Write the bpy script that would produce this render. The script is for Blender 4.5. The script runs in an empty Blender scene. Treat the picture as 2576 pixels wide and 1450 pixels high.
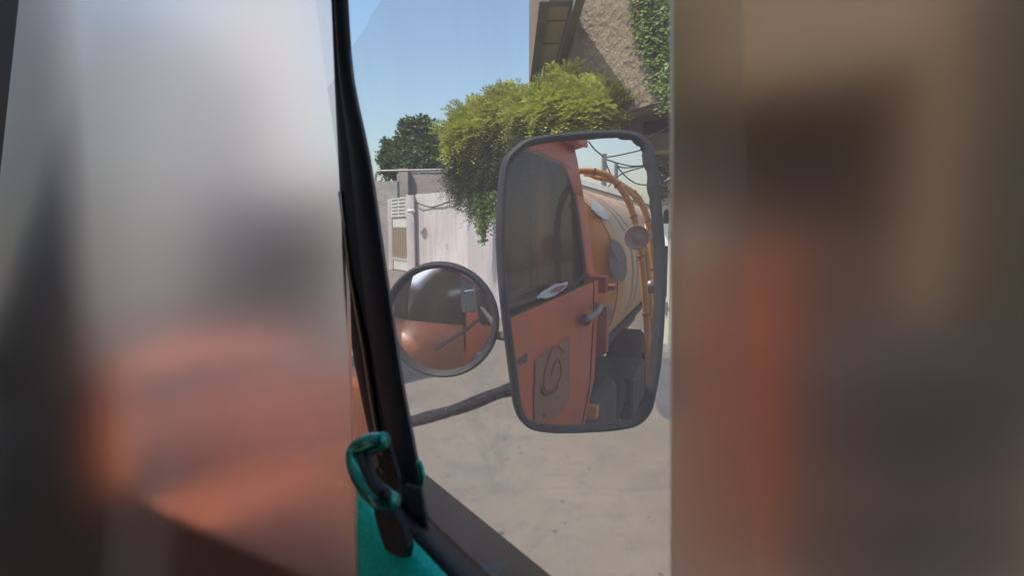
import bpy, bmesh, math, random
import numpy as np
from mathutils import Vector, Matrix
random.seed(7); rng = np.random.default_rng(11)
D = bpy.data; SC = bpy.context.scene; COL = SC.collection

# ------------------------------------------------------------------ camera, sky, sun
EYE = 2.0                       # eye height above the street, metres
PITCH = math.radians(6.04)
FOC = 1408.75                   # focal length in units of the 2576-wide picture
cam_d = D.cameras.new('camera'); cam = D.objects.new('camera', cam_d); COL.objects.link(cam)
cam.location = (0, 0, EYE); cam.rotation_euler = (math.pi/2 - PITCH, 0, 0)
cam_d.sensor_width = 36; cam_d.lens = 36*FOC/2576
cam_d.clip_start = 0.01; cam_d.clip_end = 3000
cam_d.dof.use_dof = True; cam_d.dof.focus_distance = 1.5
cam_d.dof.aperture_fstop = (cam_d.lens/1000)/0.0018
SC.camera = cam
SUN_AZ, SUN_EL = -138.0, 53.0    # azimuth clockwise from +Y
w = D.worlds.new('World'); SC.world = w; w.use_nodes = True
nt = w.node_tree; sky = nt.nodes.new('ShaderNodeTexSky'); sky.sky_type = 'NISHITA'; sky.sun_disc = False
sky.sun_elevation = math.radians(SUN_EL); sky.sun_rotation = math.radians(SUN_AZ)
sky.air_density = 1.5; sky.dust_density = 2.2; sky.ozone_density = 4.0
nt.links.new(sky.outputs[0], nt.nodes['Background'].inputs[0]); nt.nodes['Background'].inputs[1].default_value = 0.15
sl = D.lights.new('sun', 'SUN'); sun = D.objects.new('sun', sl); COL.objects.link(sun)
sl.energy = 3.3; sl.angle = math.radians(0.5); sl.color = (1, .94, .85)
a, e = math.radians(SUN_AZ), math.radians(SUN_EL)
sd = Vector((math.sin(a)*math.cos(e), math.cos(a)*math.cos(e), math.sin(e)))
sun.rotation_euler = sd.to_track_quat('Z', 'Y').to_euler(); sun.location = (0, 0, 30)
SC.view_settings.view_transform = 'Standard'; SC.view_settings.look = 'None'
SC.view_settings.exposure = 0.5; SC.view_settings.gamma = 1.0
SC.render.engine = 'CYCLES'
SC.cycles.max_bounces = 14; SC.cycles.transparent_max_bounces = 24; SC.cycles.transmission_bounces = 12
SC.cycles.glossy_bounces = 8; SC.cycles.use_denoising = True

# ------------------------------------------------------------------ frames of reference
def dirv(az): a = math.radians(az); return Vector((math.sin(a), math.cos(a), 0))
F = dirv(-34.6); R = dirv(55.4); Z = Vector((0, 0, 1))      # truck: forward, right (kerb side), up
CAMZ = Vector((0, 0, EYE))
MN = dirv(-7.4); MC = dirv(7)*.75                            # big mirror: normal, centre (from the eye)
def ray(x, y):
    dx = (x-1288)/FOC; dz = (725-y)/FOC; c, s = math.cos(PITCH), math.sin(PITCH)
    return Vector((dx, c+dz*s, -s+dz*c))
def P(x, y, d): r = ray(x, y); return r*(d/r.y) + CAMZ       # world point at depth d
def hit(x, y, p0, n): r = ray(x, y); return r*((p0.dot(n))/r.dot(n)) + CAMZ
def TW(r, f, z): return R*r + F*f + Z*z + CAMZ               # truck coordinates (z from the eye) to world
def toT(p): q = p-CAMZ; return (q.dot(R), q.dot(F), q.z)
def MR(x, y, ax, v):                                         # where a thing seen in the mirror really stands
    d = ray(x, y); t = MC.dot(MN)/d.dot(MN); p = d*t; d2 = d-MN*(2*d.dot(MN))
    A = {'r': R, 'f': F, 'z': Z}[ax]; return p+d2*((v-p.dot(A))/d2.dot(A))+CAMZ

# ------------------------------------------------------------------ materials
def lin(c):
    return tuple(((v/255)/12.92 if v/255 <= .04045 else (((v/255)+.055)/1.055)**2.4) for v in c)+(1,)
class G:
    def __init__(s, name):
        s.m = D.materials.new(name); s.m.use_nodes = True; s.t = s.m.node_tree
        s.b = s.t.nodes['Principled BSDF']; s.out = s.t.nodes['Material Output']
        s.tc = s.t.nodes.new('ShaderNodeTexCoord')
    def n(s, typ, **k):
        nd = s.t.nodes.new(typ)
        for a_, v in k.items(): setattr(nd, a_, v)
        return nd
    def l(s, a_, b_): s.t.links.new(a_, b_)
    def coord(s, scale=(1, 1, 1)):
        mp = s.n('ShaderNodeMapping'); mp.inputs['Scale'].default_value = scale
        s.l(s.tc.outputs['Object'], mp.inputs[0]); return mp.outputs[0]
    def noise(s, scale, detail=6, rough=.6, sc=(1, 1, 1), dist=0):
        nd = s.n('ShaderNodeTexNoise'); nd.inputs['Scale'].default_value = scale
        nd.inputs['Detail'].default_value = detail; nd.inputs['Roughness'].default_value = rough
        nd.inputs['Distortion'].default_value = dist
        s.l(s.coord(sc), nd.inputs['Vector']); return nd.outputs['Fac']
    def ramp(s, fac, stops):
        r = s.n('ShaderNodeValToRGB'); s.l(fac, r.inputs[0]); el = r.color_ramp.elements
        while len(el) < len(stops): el.new(.5)
        for e_, (p, c) in zip(el, stops):
            e_.position = p; e_.color = (c if len(c) == 4 else tuple(c)+(1,))
        return r.outputs[0]
    def mix(s, fac, a_, b_, mode='MIX'):
        m = s.n('ShaderNodeMix', data_type='RGBA', blend_type=mode)
        for sock, v in ((m.inputs[0], fac), (m.inputs[6], a_), (m.inputs[7], b_)):
            if isinstance(v, (int, float)): sock.default_value = v
            elif isinstance(v, tuple): sock.default_value = v if len(v) == 4 else v+(1,)
            else: s.l(v, sock)
        return m.outputs[2]
    def col(s, c):
        if isinstance(c, tuple): s.b.inputs['Base Color'].default_value = c if len(c) == 4 else c+(1,)
        else: s.l(c, s.b.inputs['Base Color'])
    def rough(s, v):
        if isinstance(v, (int, float)): s.b.inputs['Roughness'].default_value = v
        else: s.l(v, s.b.inputs['Roughness'])
    def bump(s, fac, strength=.3, dist=.02):
        b = s.n('ShaderNodeBump'); b.inputs['Strength'].default_value = strength; b.inputs['Distance'].default_value = dist
        s.l(fac, b.inputs['Height']); s.l(b.outputs[0], s.b.inputs['Normal']); return b
def mottled(name, c1, c2, scale=3, rough=.8, bs=.3, bd=.01, fine=40, metal=0, sc=(1, 1, 1)):
    g = G(name); n1 = g.noise(scale, 8, .65, sc); n2 = g.noise(fine, 5, .6)
    base = g.ramp(n1, [(.3, c1), (.7, c2)])
    dark = tuple(v*.72 for v in c1[:3])
    g.col(g.mix(g.ramp(n2, [(.35, (.35, .35, .35)), (.6, (0, 0, 0))]), base, dark)); g.rough(rough)
    g.bump(n2, bs, bd); g.b.inputs['Metallic'].default_value = metal
    return g.m
def paint(name, c, chip, rough=.35, chips=.62, scale=9, coat=.2, dirt=.5, dirtc=(.16, .12, .09)):
    g = G(name); n1 = g.noise(2.2, 6, .6); n2 = g.noise(scale, 10, .7); n3 = g.noise(60, 4, .6)
    base = g.mix(g.ramp(n1, [(.35, (0, 0, 0)), (.7, (1, 1, 1))]), c, tuple(v*.8 for v in c[:3]))
    base = g.mix(g.ramp(g.noise(5, 8, .7, (1, 1, .25)), [(.45, (0, 0, 0)), (.75, (dirt,)*3)]), base, dirtc)
    g.col(g.mix(g.ramp(n2, [(chips, (0, 0, 0)), (chips+.015, (1, 1, 1))]), base, chip))
    g.rough(g.ramp(n1, [(.3, (rough,)*3), (.8, (min(1, rough+.25),)*3)]))
    g.bump(g.mix(.5, n1, n3), .08, .01); g.b.inputs['Coat Weight'].default_value = coat
    g.b.inputs['Coat Roughness'].default_value = .15
    return g.m
M = {}
M['orange'] = paint('orange_cab_paint', (.74, .125, .022), (.2, .2, .22), .5, .69, 11, .06, .45)
M['sill_brown'] = paint('dusty_brown_sill', (.20, .115, .07), (.15, .15, .12), .7, .58, 12, .0, .9, (.09, .095, .07))
M['sill_brown'].node_tree.nodes['Principled BSDF'].inputs['Specular IOR Level'].default_value = .08
M['orange_dim'] = paint('dimmed_orange_fender', (.46, .115, .035), (.2, .19, .18), .38, .7, 9, .25, .4)  # cab orange darkened in place of shade on the sunlit nose and fender
M['orange2'] = paint('dark_orange_paint', (.42, .09, .04), (.25, .2, .18), .5, .72, 9, .05, .5)  # darker orange for trim, brackets, clamps and badge marks
M['pipe'] = paint('orange_yellow_pipe_paint', (.78, .34, .06), (.22, .1, .08), .4, .64, 14, .2, .4)
M['tank_o'] = paint('tank_orange_paint', (.80, .38, .09), (.3, .28, .27), .5, .66, 6, .05, .4)
M['green'] = paint('teal_green_paint', (.0, .40, .30), (.01, .12, .11), .26, .62, 45, .8, .3, (.01, .07, .06))
g = G('teal_green_hammered_paint'); v = g.n('ShaderNodeTexVoronoi'); v.inputs['Scale'].default_value = 260
g.l(g.coord(), v.inputs['Vector']); n1 = g.noise(20, 6, .6)
g.col(g.ramp(n1, [(.3, (.0, .62, .44)), (.7, (.004, .80, .58))])); g.rough(.6); g.b.inputs['Specular IOR Level'].default_value = .25; g.bump(v.outputs['Distance'], .5, .002); M['green_panel'] = g.m
M['green'].node_tree.nodes['Principled BSDF'].inputs['Metallic'].default_value = .75

M['rubber'] = mottled('black_rubber', (.012, .013, .015), (.028, .029, .032), 8, .55, .2, .003, 120)
M['rubber_dusty'] = mottled('dusty_black_rubber', (.016, .018, .022), (.038, .04, .046), 12, .6, .3, .002, 160)
M['black'] = mottled('black_steel', (.01, .01, .012), (.03, .028, .028), 6, .5, .2, .004, 60)
M['primer'] = mottled('grey_primer', (.12, .12, .13), (.2, .2, .21), 12, .7, .2, .003, 60)
M['chrome'] = mottled('worn_chrome', (.5, .46, .42), (.3, .27, .25), 20, .3, .1, .001, 90, 1)
M['steel'] = mottled('grey_steel', (.18, .18, .19), (.34, .33, .32), 14, .45, .1, .002, 80, .6)
M['rust'] = mottled('rust_red_steel', (.19, .058, .033), (.25, .078, .045), 4, .6, .3, .005, 40)
M['undercar'] = mottled('dusty_chassis_steel', (.06, .052, .045), (.13, .11, .095), 5, .85, .3, .01, 40)
M['tyre'] = mottled('tyre_rubber', (.02, .02, .02), (.05, .045, .04), 6, .9, .4, .01, 50)
M['white'] = mottled('white_bumper_paint', (.55, .55, .52), (.75, .74, .7), 6, .5, .2, .003, 60)
M['dark_shutter'] = mottled('dark_brown_shutter', (.05, .035, .03), (.085, .06, .05), 3, .6, .2, .004, 40)
M['olive'] = mottled('dark_olive_paint', (.035, .035, .025), (.06, .058, .045), 3, .6, .2, .004, 40)
M['tarp'] = mottled('black_tarpaulin', (.02, .022, .028), (.045, .047, .055), 3, .65, .6, .03, 9)
M['van'] = mottled('charcoal_van_paint', (.08, .07, .085), (.12, .105, .12), 2, .4, .05, .002, 20)
M['wood'] = mottled('weathered_timber', (.3, .22, .15), (.5, .4, .28), 4, .8, .4, .006, 30, 0, (1, 1, .2))
M['bark'] = mottled('bark', (.09, .065, .045), (.2, .15, .11), 5, .95, .7, .02, 30)
M['cable'] = mottled('black_cable', (.02, .02, .022), (.05, .05, .055), 5, .6, .1, .001, 50)
M['concrete_pole'] = mottled('concrete_pole', (.4, .38, .35), (.55, .52, .48), 4, .85, .2, .01, 40)
M['seat'] = mottled('brown_vinyl', (.12, .07, .045), (.2, .12, .08), 4, .6, .3, .004, 60)
M['liner'] = mottled('brown_headlining', (.10, .075, .06), (.15, .115, .09), 4, .8, .2, .004, 60)
M['curtain'] = mottled('tan_cloth', (.4, .27, .16), (.5, .36, .22), 6, .9, .3, .004, 90)
M['cream'] = paint('cream_gate_paint', (.52, .5, .40), (.25, .17, .1), .5, .7, 8, .05, .5)
M['paper'] = mottled('white_paper', (.7, .7, .68), (.8, .8, .78), 8, .9, .05, .001, 60)
M['dark_void'] = mottled('dark_window', (.015, .015, .016), (.03, .03, .03), 4, .3, .05, .001, 20)
M['gate_white'] = mottled('gate_white_paint', (.5, .49, .45), (.66, .64, .6), 3, .7, .1, .004, 30)
M['gate_brown'] = mottled('gate_brown_paint', (.24, .17, .12), (.36, .27, .2), 3, .7, .2, .004, 30, 0, (6, 6, .3))
M['soffit'] = mottled('soffit_boards', (.60, .49, .37), (.70, .58, .45), 2, .8, .1, .004, 20)
M['band'] = mottled('grey_concrete_band', (.16, .155, .15), (.26, .24, .225), 2, .9, .4, .01, 30)
M['lamp_white'] = mottled('old_white_enamel', (.55, .53, .48), (.75, .72, .66), 8, .5, .1, .002, 60)
M['horn'] = paint('faded_pink_grey_enamel', (.52, .39, .34), (.12, .1, .09), .55, .7, 22, .05, .4)
def plaster(name, c1, c2, bs, bd, s1=1.2, s2=14, streak=.35, stainc=(.2, .17, .14)):
    g = G(name); n1 = g.noise(s1, 8, .65); n2 = g.noise(s2, 8, .7, (1, 1, 1), .6)
    st = g.noise(1.6, 8, .7, (2.2, 2.2, .16))
    base = g.ramp(n1, [(.3, c1), (.7, c2)])
    base = g.mix(g.ramp(st, [(.5, (0, 0, 0)), (.75, (streak,)*3)]), base, stainc)
    st2 = g.noise(7, 6, .7, (2.5, 2.5, .12)); base = g.mix(g.ramp(st2, [(.56, (0, 0, 0)), (.72, (streak*.9,)*3)]), base, stainc)
    pt = g.noise(2.3, 10, .75); base = g.mix(g.ramp(pt, [(.60, (0, 0, 0)), (.63, (streak*.8,)*3)]), base, tuple(v*.85 for v in stainc))
    g.col(base); g.rough(.92); g.bump(n2, bs, bd); return g.m
M['rough_plaster'] = plaster('rough_trowelled_plaster', (.30, .245, .185), (.40, .335, .26), 1, .16, .8, 11, .3, (.2, .16, .12))
g = G('thrown_plaster_relief'); v = g.n('ShaderNodeTexVoronoi'); v.inputs['Scale'].default_value = 9
mv = g.n('ShaderNodeMapping'); mv.inputs['Scale'].default_value = (1.3, 1.3, .7); g.l(g.tc.outputs['Object'], mv.inputs[0])
nz = g.n('ShaderNodeTexNoise'); nz.inputs['Scale'].default_value = 6; nz.inputs['Detail'].default_value = 6; g.l(mv.outputs[0], nz.inputs['Vector'])
ad = g.n('ShaderNodeMix', data_type='RGBA', blend_type='LINEAR_LIGHT'); ad.inputs[0].default_value = .25
g.l(mv.outputs[0], ad.inputs[6]); g.l(nz.outputs['Color'], ad.inputs[7]); g.l(ad.outputs[2], v.inputs['Vector'])
n2 = g.noise(22, 8, .75, (1, 1, 1), 1)
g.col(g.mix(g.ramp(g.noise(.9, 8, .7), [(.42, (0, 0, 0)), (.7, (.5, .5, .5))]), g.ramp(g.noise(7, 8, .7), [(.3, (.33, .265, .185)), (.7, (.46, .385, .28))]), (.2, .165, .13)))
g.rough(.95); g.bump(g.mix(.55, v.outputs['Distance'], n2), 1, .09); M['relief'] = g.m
M['white_plaster'] = plaster('whitewashed_plaster', (.46, .42, .415), (.58, .53, .525), .4, .025, .7, 12, 1.0, (.31, .28, .275))
M['pale_facade'] = plaster('pale_facade', (.50, .46, .43), (.62, .58, .55), .3, .02)
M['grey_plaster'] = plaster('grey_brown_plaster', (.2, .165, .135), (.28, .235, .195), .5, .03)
M['tan_wall'] = plaster('tan_wall', (.25, .18, .12), (.32, .24, .16), .4, .02)
def brick(name, c1, c2, mortar, sc=3.2):
    g = G(name); b = g.n('ShaderNodeTexBrick'); b.inputs['Scale'].default_value = sc
    mp = g.n('ShaderNodeMapping'); mp.inputs['Rotation'].default_value = (math.pi/2, 0, 0)
    g.l(g.tc.outputs['Object'], mp.inputs[0]); g.l(mp.outputs[0], b.inputs['Vector'])
    b.inputs['Color1'].default_value = c1+(1,); b.inputs['Color2'].default_value = c2+(1,); b.inputs['Mortar'].default_value = mortar+(1,)
    b.inputs['Mortar Size'].default_value = .03; b.inputs['Brick Width'].default_value = .8; b.inputs['Row Height'].default_value = .28
    n1 = g.noise(1, 8, .7); g.col(g.mix(g.ramp(n1, [(.45, (0, 0, 0)), (.7, (.7, .7, .7))]), b.outputs['Color'], mortar))
    g.rough(.95); g.bump(b.outputs['Fac'], -.6, .02); return g.m
M['brick'] = brick('grey_brown_brick', (.26, .205, .18), (.20, .165, .15), (.33, .30, .28))
M['brick2'] = brick('weathered_grey_brick', (.27, .24, .22), (.20, .18, .17), (.38, .35, .33), 2.6)
def leaf(name, c1, c2, c3, trans=.35):
    g = G(name); gi = g.n('ShaderNodeNewGeometry')
    r = g.ramp(gi.outputs['Random Per Island'], [(0, c1), (.5, c2), (1, c3)]); g.col(r); g.rough(.5)
    tr = g.n('ShaderNodeBsdfTranslucent'); g.l(g.mix(.5, r, (.35, .4, .05), 'MIX'), tr.inputs[0])
    ms = g.n('ShaderNodeMixShader'); ms.inputs[0].default_value = trans
    g.l(g.b.outputs[0], ms.inputs[1]); g.l(tr.outputs[0], ms.inputs[2]); g.l(ms.outputs[0], g.out.inputs[0]); return g.m
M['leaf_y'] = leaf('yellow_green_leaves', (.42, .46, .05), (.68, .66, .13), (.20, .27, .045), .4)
M['leaf_shade'] = leaf('shade_dark_leaves', (.02, .038, .016), (.07, .09, .022), (.016, .03, .014), .15)  # shade of the lower crown put into near-black leaf colour
M['leaf_d'] = leaf('dark_green_leaves', (.035, .08, .03), (.07, .13, .045), (.025, .055, .025), .25)
M['leaf_v'] = leaf('climber_green_leaves', (.09, .17, .035), (.22, .30, .07), (.04, .09, .022), .3)
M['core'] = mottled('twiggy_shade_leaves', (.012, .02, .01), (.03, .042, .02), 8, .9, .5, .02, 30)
# street
g = G('concrete_street'); n1 = g.noise(.35, 8, .7); n2 = g.noise(3, 8, .7); n3 = g.noise(60, 5, .6)
c = g.ramp(n1, [(.3, (.175, .146, .117)), (.7, (.26, .219, .175))])
c = g.mix(g.ramp(n2, [(.5, (0, 0, 0)), (.68, (.5, .5, .5))]), c, (.125, .113, .102))
c = g.mix(g.ramp(g.noise(9, 3, .5), [(.66, (0, 0, 0)), (.70, (.8, .8, .8))]), c, (.075, .07, .064))
c = g.mix(g.ramp(g.noise(45, 4, .6), [(.62, (0, 0, 0)), (.68, (.6, .6, .6))]), c, (.08, .075, .07))
c = g.mix(g.ramp(g.noise(1.1, 8, .75, (1, .22, 1), 1.2), [(.52, (0, 0, 0)), (.66, (.55, .55, .55))]), c, (.095, .088, .08))
v = g.n('ShaderNodeTexVoronoi', feature='DISTANCE_TO_EDGE'); v.inputs['Scale'].default_value = .42
nz = g.n('ShaderNodeTexNoise'); nz.inputs['Scale'].default_value = 1.4; nz.inputs['Detail'].default_value = 8; g.l(g.tc.outputs['Object'], nz.inputs['Vector'])
ad = g.n('ShaderNodeMix', data_type='RGBA', blend_type='LINEAR_LIGHT'); ad.inputs[0].default_value = .22
g.l(g.tc.outputs['Object'], ad.inputs[6]); g.l(nz.outputs['Color'], ad.inputs[7]); g.l(ad.outputs[2], v.inputs['Vector'])
c = g.mix(g.ramp(v.outputs['Distance'], [(.0, (.3, .3, .3)), (.010, (0, 0, 0))]), c, (.12, .105, .095))
g.col(c); g.rough(.9); g.bump(g.mix(.6, n2, n3), .5, .012); M['street'] = g.m
M['shadow_tone'] = mottled('shadow_toned_concrete', (.085, .09, .10), (.14, .14, .145), 2, .6, .3, .006, 40)  # bluish dark tone of the shadow painted on the street
# mirrors and panes
def mirror_mat(name, tint, dust):
    g = G(name); gl = g.n('ShaderNodeBsdfGlossy'); gl.inputs['Color'].default_value = tint+(1,); gl.inputs['Roughness'].default_value = 0.0
    df = g.n('ShaderNodeBsdfDiffuse'); df.inputs[0].default_value = (.42, .36, .33, 1)
    ms = g.n('ShaderNodeMixShader'); g.l(g.ramp(g.noise(14, 8, .7), [(.3, (dust*.6,)*3), (.8, (dust*1.6,)*3)]), ms.inputs[0])
    g.l(gl.outputs[0], ms.inputs[1]); g.l(df.outputs[0], ms.inputs[2]); g.l(ms.outputs[0], g.out.inputs[0]); return g.m
M['mirror'] = mirror_mat('dusty_mirror_glass', (.88, .86, .86), .035)
M['mirror2'] = mirror_mat('dusty_convex_mirror', (.92, .88, .85), .06)
def pane(name, tint, dust, dustc, edge=None):
    g = G(name); tr = g.n('ShaderNodeBsdfTransparent'); tr.inputs[0].default_value = tint+(1,)
    df = g.n('ShaderNodeBsdfTranslucent'); df.inputs[0].default_value = dustc+(1,)
    d2 = g.n('ShaderNodeBsdfDiffuse'); d2.inputs[0].default_value = dustc+(1,)
    ds = g.n('ShaderNodeMixShader'); ds.inputs[0].default_value = .4; g.l(df.outputs[0], ds.inputs[1]); g.l(d2.outputs[0], ds.inputs[2])
    f = g.ramp(g.noise(5, 9, .75, (1, 1, .5), .8), [(.25, (dust*.7,)*3), (.75, (dust*1.35,)*3)])
    if edge: f = edge(g, f)
    ms = g.n('ShaderNodeMixShader'); g.l(f, ms.inputs[0]); g.l(tr.outputs[0], ms.inputs[1]); g.l(ds.outputs[0], ms.inputs[2])
    gl = g.n('ShaderNodeBsdfGlossy'); gl.inputs['Roughness'].default_value = .0
    fr = g.n('ShaderNodeFresnel'); fr.inputs[0].default_value = 1.45
    fm_ = g.n('ShaderNodeMath', operation='MULTIPLY'); g.l(fr.outputs[0], fm_.inputs[0]); fm_.inputs[1].default_value = .08
    m2 = g.n('ShaderNodeMixShader'); g.l(fm_.outputs[0], m2.inputs[0]); g.l(ms.outputs[0], m2.inputs[1]); g.l(gl.outputs[0], m2.inputs[2])
    g.l(m2.outputs[0], g.out.inputs[0]); return g.m
M['pane'] = pane('dusty_window_glass', (.93, .935, .94), .11, (.62, .58, .56))
M['screen'] = pane('dark_windscreen_glass', (.12, .125, .13), .03, (.5, .45, .42))
g = G('frosted_film_glass'); g.b.inputs['Base Color'].default_value = (.97, .96, .95, 1); g.b.inputs['Transmission Weight'].default_value = 1
g.b.inputs['Roughness'].default_value = .38; g.b.inputs['IOR'].default_value = 1.2; M['frost'] = g.m
M['frost_smoke'] = M['frost'].copy(); M['frost_smoke'].name = 'smoked_frosted_film'; M['frost_smoke'].node_tree.nodes['Principled BSDF'].inputs['Base Color'].default_value = (.62, .52, .455, 1)

# ------------------------------------------------------------------ object helpers
def link(o, parent=None):
    COL.objects.link(o)
    if parent is not None:
        o.parent = parent; o.matrix_parent_inverse = parent_world(parent).inverted()
    return o
def parent_world(p):
    m = p.matrix_basis.copy()
    return (parent_world(p.parent) @ p.matrix_parent_inverse @ m) if p.parent else m
def mesh(name, verts, faces, mat, parent=None, smooth=False, origin=None):
    me = D.meshes.new(name); vs = [Vector(v_) for v_ in verts]
    o_ = Vector(origin) if origin is not None else (parent_world(parent).translation if parent is not None else Vector((0, 0, 0)))
    me.from_pydata([v_-o_ for v_ in vs], [], faces)
    mats = mat if isinstance(mat, list) else [mat]
    for m_ in mats: me.materials.append(M[m_] if isinstance(m_, str) else m_)
    o = D.objects.new(name, me); o.location = o_
    link(o, parent); 
    bm = bmesh.new(); bm.from_mesh(me); bmesh.ops.recalc_face_normals(bm, faces=bm.faces); bm.to_mesh(me); bm.free()
    if smooth:
        for p_ in me.polygons: p_.use_smooth = True
    return o
def tag(o, label=None, cat=None, group=None, kind=None):
    if label: o['label'] = label
    if cat: o['category'] = cat
    if group: o['group'] = group
    if kind: o['kind'] = kind
    return o
def thing(name, label, cat, loc, group=None):
    o = D.objects.new(name, None); o.location = loc; o.empty_display_size = .2; COL.objects.link(o)
    return tag(o, label, cat, group)
class MB:
    def __init__(s): s.v = []; s.f = []; s.mi = []
    def add(s, vs, fs, mi=0):
        k = len(s.v); s.v += [Vector(q) for q in vs]; s.f += [tuple(i+k for i in f_) for f_ in fs]; s.mi += [mi]*len(fs); return s
    def box(s, c, ax, ay, az, mi=0):       # centre and half-axis vectors
        c, ax, ay, az = map(Vector, (c, ax, ay, az)); vs = [c+ax*i+ay*j+az*k for i in (-1, 1) for j in (-1, 1) for k in (-1, 1)]
        return s.add(vs, [(0, 1, 3, 2), (4, 6, 7, 5), (0, 4, 5, 1), (2, 3, 7, 6), (0, 2, 6, 4), (1, 5, 7, 3)], mi)
    def prism(s, poly, off, mi=0):         # planar polygon swept by a vector
        off = Vector(off); n_ = len(poly); a_ = [Vector(p_) for p_ in poly]; b_ = [p_+off for p_ in a_]
        return s.add(a_+b_, [tuple(range(n_)), tuple(range(2*n_-1, n_-1, -1))]+[(i, (i+1) % n_, n_+(i+1) % n_, n_+i) for i in range(n_)], mi)
    def tube(s, pts, rad, seg=10, mi=0, cap=True):
        pts = [Vector(p_) for p_ in pts]; rads = rad if isinstance(rad, (list, tuple)) else [rad]*len(pts)
        t = (pts[1]-pts[0]).normalized(); u = t.orthogonal().normalized(); rings = []
        for i, p_ in enumerate(pts):
            tt = (pts[min(i+1, len(pts)-1)]-pts[max(i-1, 0)]).normalized(); u = (u-tt*u.dot(tt)).normalized(); w_ = tt.cross(u)
            rings.append([p_+(u*math.cos(2*math.pi*k/seg)+w_*math.sin(2*math.pi*k/seg))*rads[i] for k in range(seg)])
        vs = [q for r_ in rings for q in r_]; fs = [(i*seg+k, i*seg+(k+1) % seg, (i+1)*seg+(k+1) % seg, (i+1)*seg+k) for i in range(len(pts)-1) for k in range(seg)]
        if cap: fs += [tuple(range(seg-1, -1, -1)), tuple((len(pts)-1)*seg+k for k in range(seg))]
        return s.add(vs, fs, mi)
    def grid(s, rows, mi=0, close=False):
        nr, nc = len(rows), len(rows[0]); vs = [q for r_ in rows for q in r_]
        fs = [(i*nc+j, i*nc+(j+1) % nc, (i+1)*nc+(j+1) % nc, (i+1)*nc+j) for i in range(nr-1) for j in range(nc if close else nc-1)]
        return s.add(vs, fs, mi)
    def build(s, name, mat, parent=None, smooth=False, bevel=0, origin=None, solid=0, sub=0):
        o = mesh(name, s.v, s.f, mat, parent, smooth, origin)
        if isinstance(mat, list):
            for p_, mi in zip(o.data.polygons, s.mi): p_.material_index = mi
        if solid:
            m_ = o.modifiers.new('s', 'SOLIDIFY'); m_.thickness = solid; m_.offset = 0
        if bevel:
            m_ = o.modifiers.new('b', 'BEVEL'); m_.width = bevel; m_.segments = 2; m_.limit_method = 'ANGLE'
        if sub:
            m_ = o.modifiers.new('u', 'SUBSURF'); m_.levels = sub; m_.render_levels = sub
        return o
def curve(pts, n=8):                        # Catmull-Rom through points
    pts = [Vector(p_) for p_ in pts]; q = [pts[0]*2-pts[1]]+pts+[pts[-1]*2-pts[-2]]; out = []
    for i in range(1, len(q)-2):
        for k in range(n):
            t = k/n; a_, b_, c_, d_ = q[i-1], q[i], q[i+1], q[i+2]
            out.append(.5*((2*b_)+(c_-a_)*t+(2*a_-5*b_+4*c_-d_)*t*t+(3*b_-a_-3*c_+d_)*t**3))
    return out+[pts[-1]]
def wall(name, mat, A, B, z0, z1, t, parent=None, bevel=0):
    A = Vector((A[0], A[1], 0)); B = Vector((B[0], B[1], 0)); d = (B-A); n_ = Vector((-d.y, d.x, 0)).normalized()
    z1 = z1 if isinstance(z1, tuple) else (z1, z1)
    poly = [A+Z*z0, B+Z*z0, B+Z*z1[1], A+Z*z1[0]]
    return MB().prism(poly, n_*t).build(name, mat, parent, bevel=bevel, origin=None if parent else (A+B)/2)
def XY(x, d): return (x-1288)/FOC*d, d

# ------------------------------------------------------------------ ground
rows = [[Vector((x, y, 0)) for x in np.linspace(-400, 400, 5)] for y in np.linspace(-400, 400, 5)]
tag(MB().grid(rows).build('street_ground', 'street'), kind='structure')
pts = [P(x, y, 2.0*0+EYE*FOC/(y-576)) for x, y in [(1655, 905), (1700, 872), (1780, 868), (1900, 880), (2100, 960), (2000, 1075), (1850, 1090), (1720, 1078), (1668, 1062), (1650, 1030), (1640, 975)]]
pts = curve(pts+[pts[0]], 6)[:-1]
tag(mesh('painted_shadow', [Vector((q.x, q.y, .004)) for q in pts], [tuple(range(len(pts)))], 'shadow_tone'), kind='structure')  # building's shadow on the street, painted as a flat dark patch

# ------------------------------------------------------------------ far left: brick walls, gate, white compound wall
def XYp(x, d): return Vector(((x-1288)/FOC*d, d, 0))
def zy(y, d): return EYE+(576-y)/FOC*d
lowb = wall('brick_wall', 'brick2', XYp(700, 28.5), XYp(1003, 27.6), 0, (zy(462, 28.5), zy(458, 27.6)), .35)
tag(lowb, 'weathered grey brick wall left of the white gate, below the bent pipe', 'wall')
bb = thing('brick_building', 'taller brown brick wall behind the gate with a flat pilaster', 'building', XYp(1060, 30))
mb = MB(); A_, B_ = XYp(1003, 30), XYp(1300, 28.5)
mb.prism([A_, B_, B_+Z*zy(432, 28.5), A_+Z*zy(440, 30)], (.1, 6, 0)); mb.build('wall', 'brick', bb)
MB().box(XYp(1021, 29.6)+Z*(zy(429, 29.7)/2), (.24, 0, 0), (0, .3, 0), (0, 0, zy(429, 29.7)/2)).build('pilaster', 'brick2', bb)
MB().prism([A_+Vector((.5, -.15, zy(440, 30))), B_+Vector((0, -.15, zy(432, 28.5))), B_+Vector((0, -.15, zy(432, 28.5)+.09)), A_+Vector((.5, -.15, zy(440, 30)+.09))], (0, .5, 0)).build('coping', 'band', bb)
rp = MB(); d_ = 27.9
rp.tube(curve([P(945, 458, d_), P(945, 443, d_), P(947, 437, d_), P(951, 431, d_), P(962, 430, d_), P(1010, 429, d_), P(1060, 428, d_), P(1112, 427, d_), P(1160, 427, d_)], 4), .055)
for x_ in (1054, 1075, 1096): rp.tube([P(x_, 428, d_), P(x_, 440, d_)], .03, 6)
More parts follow.
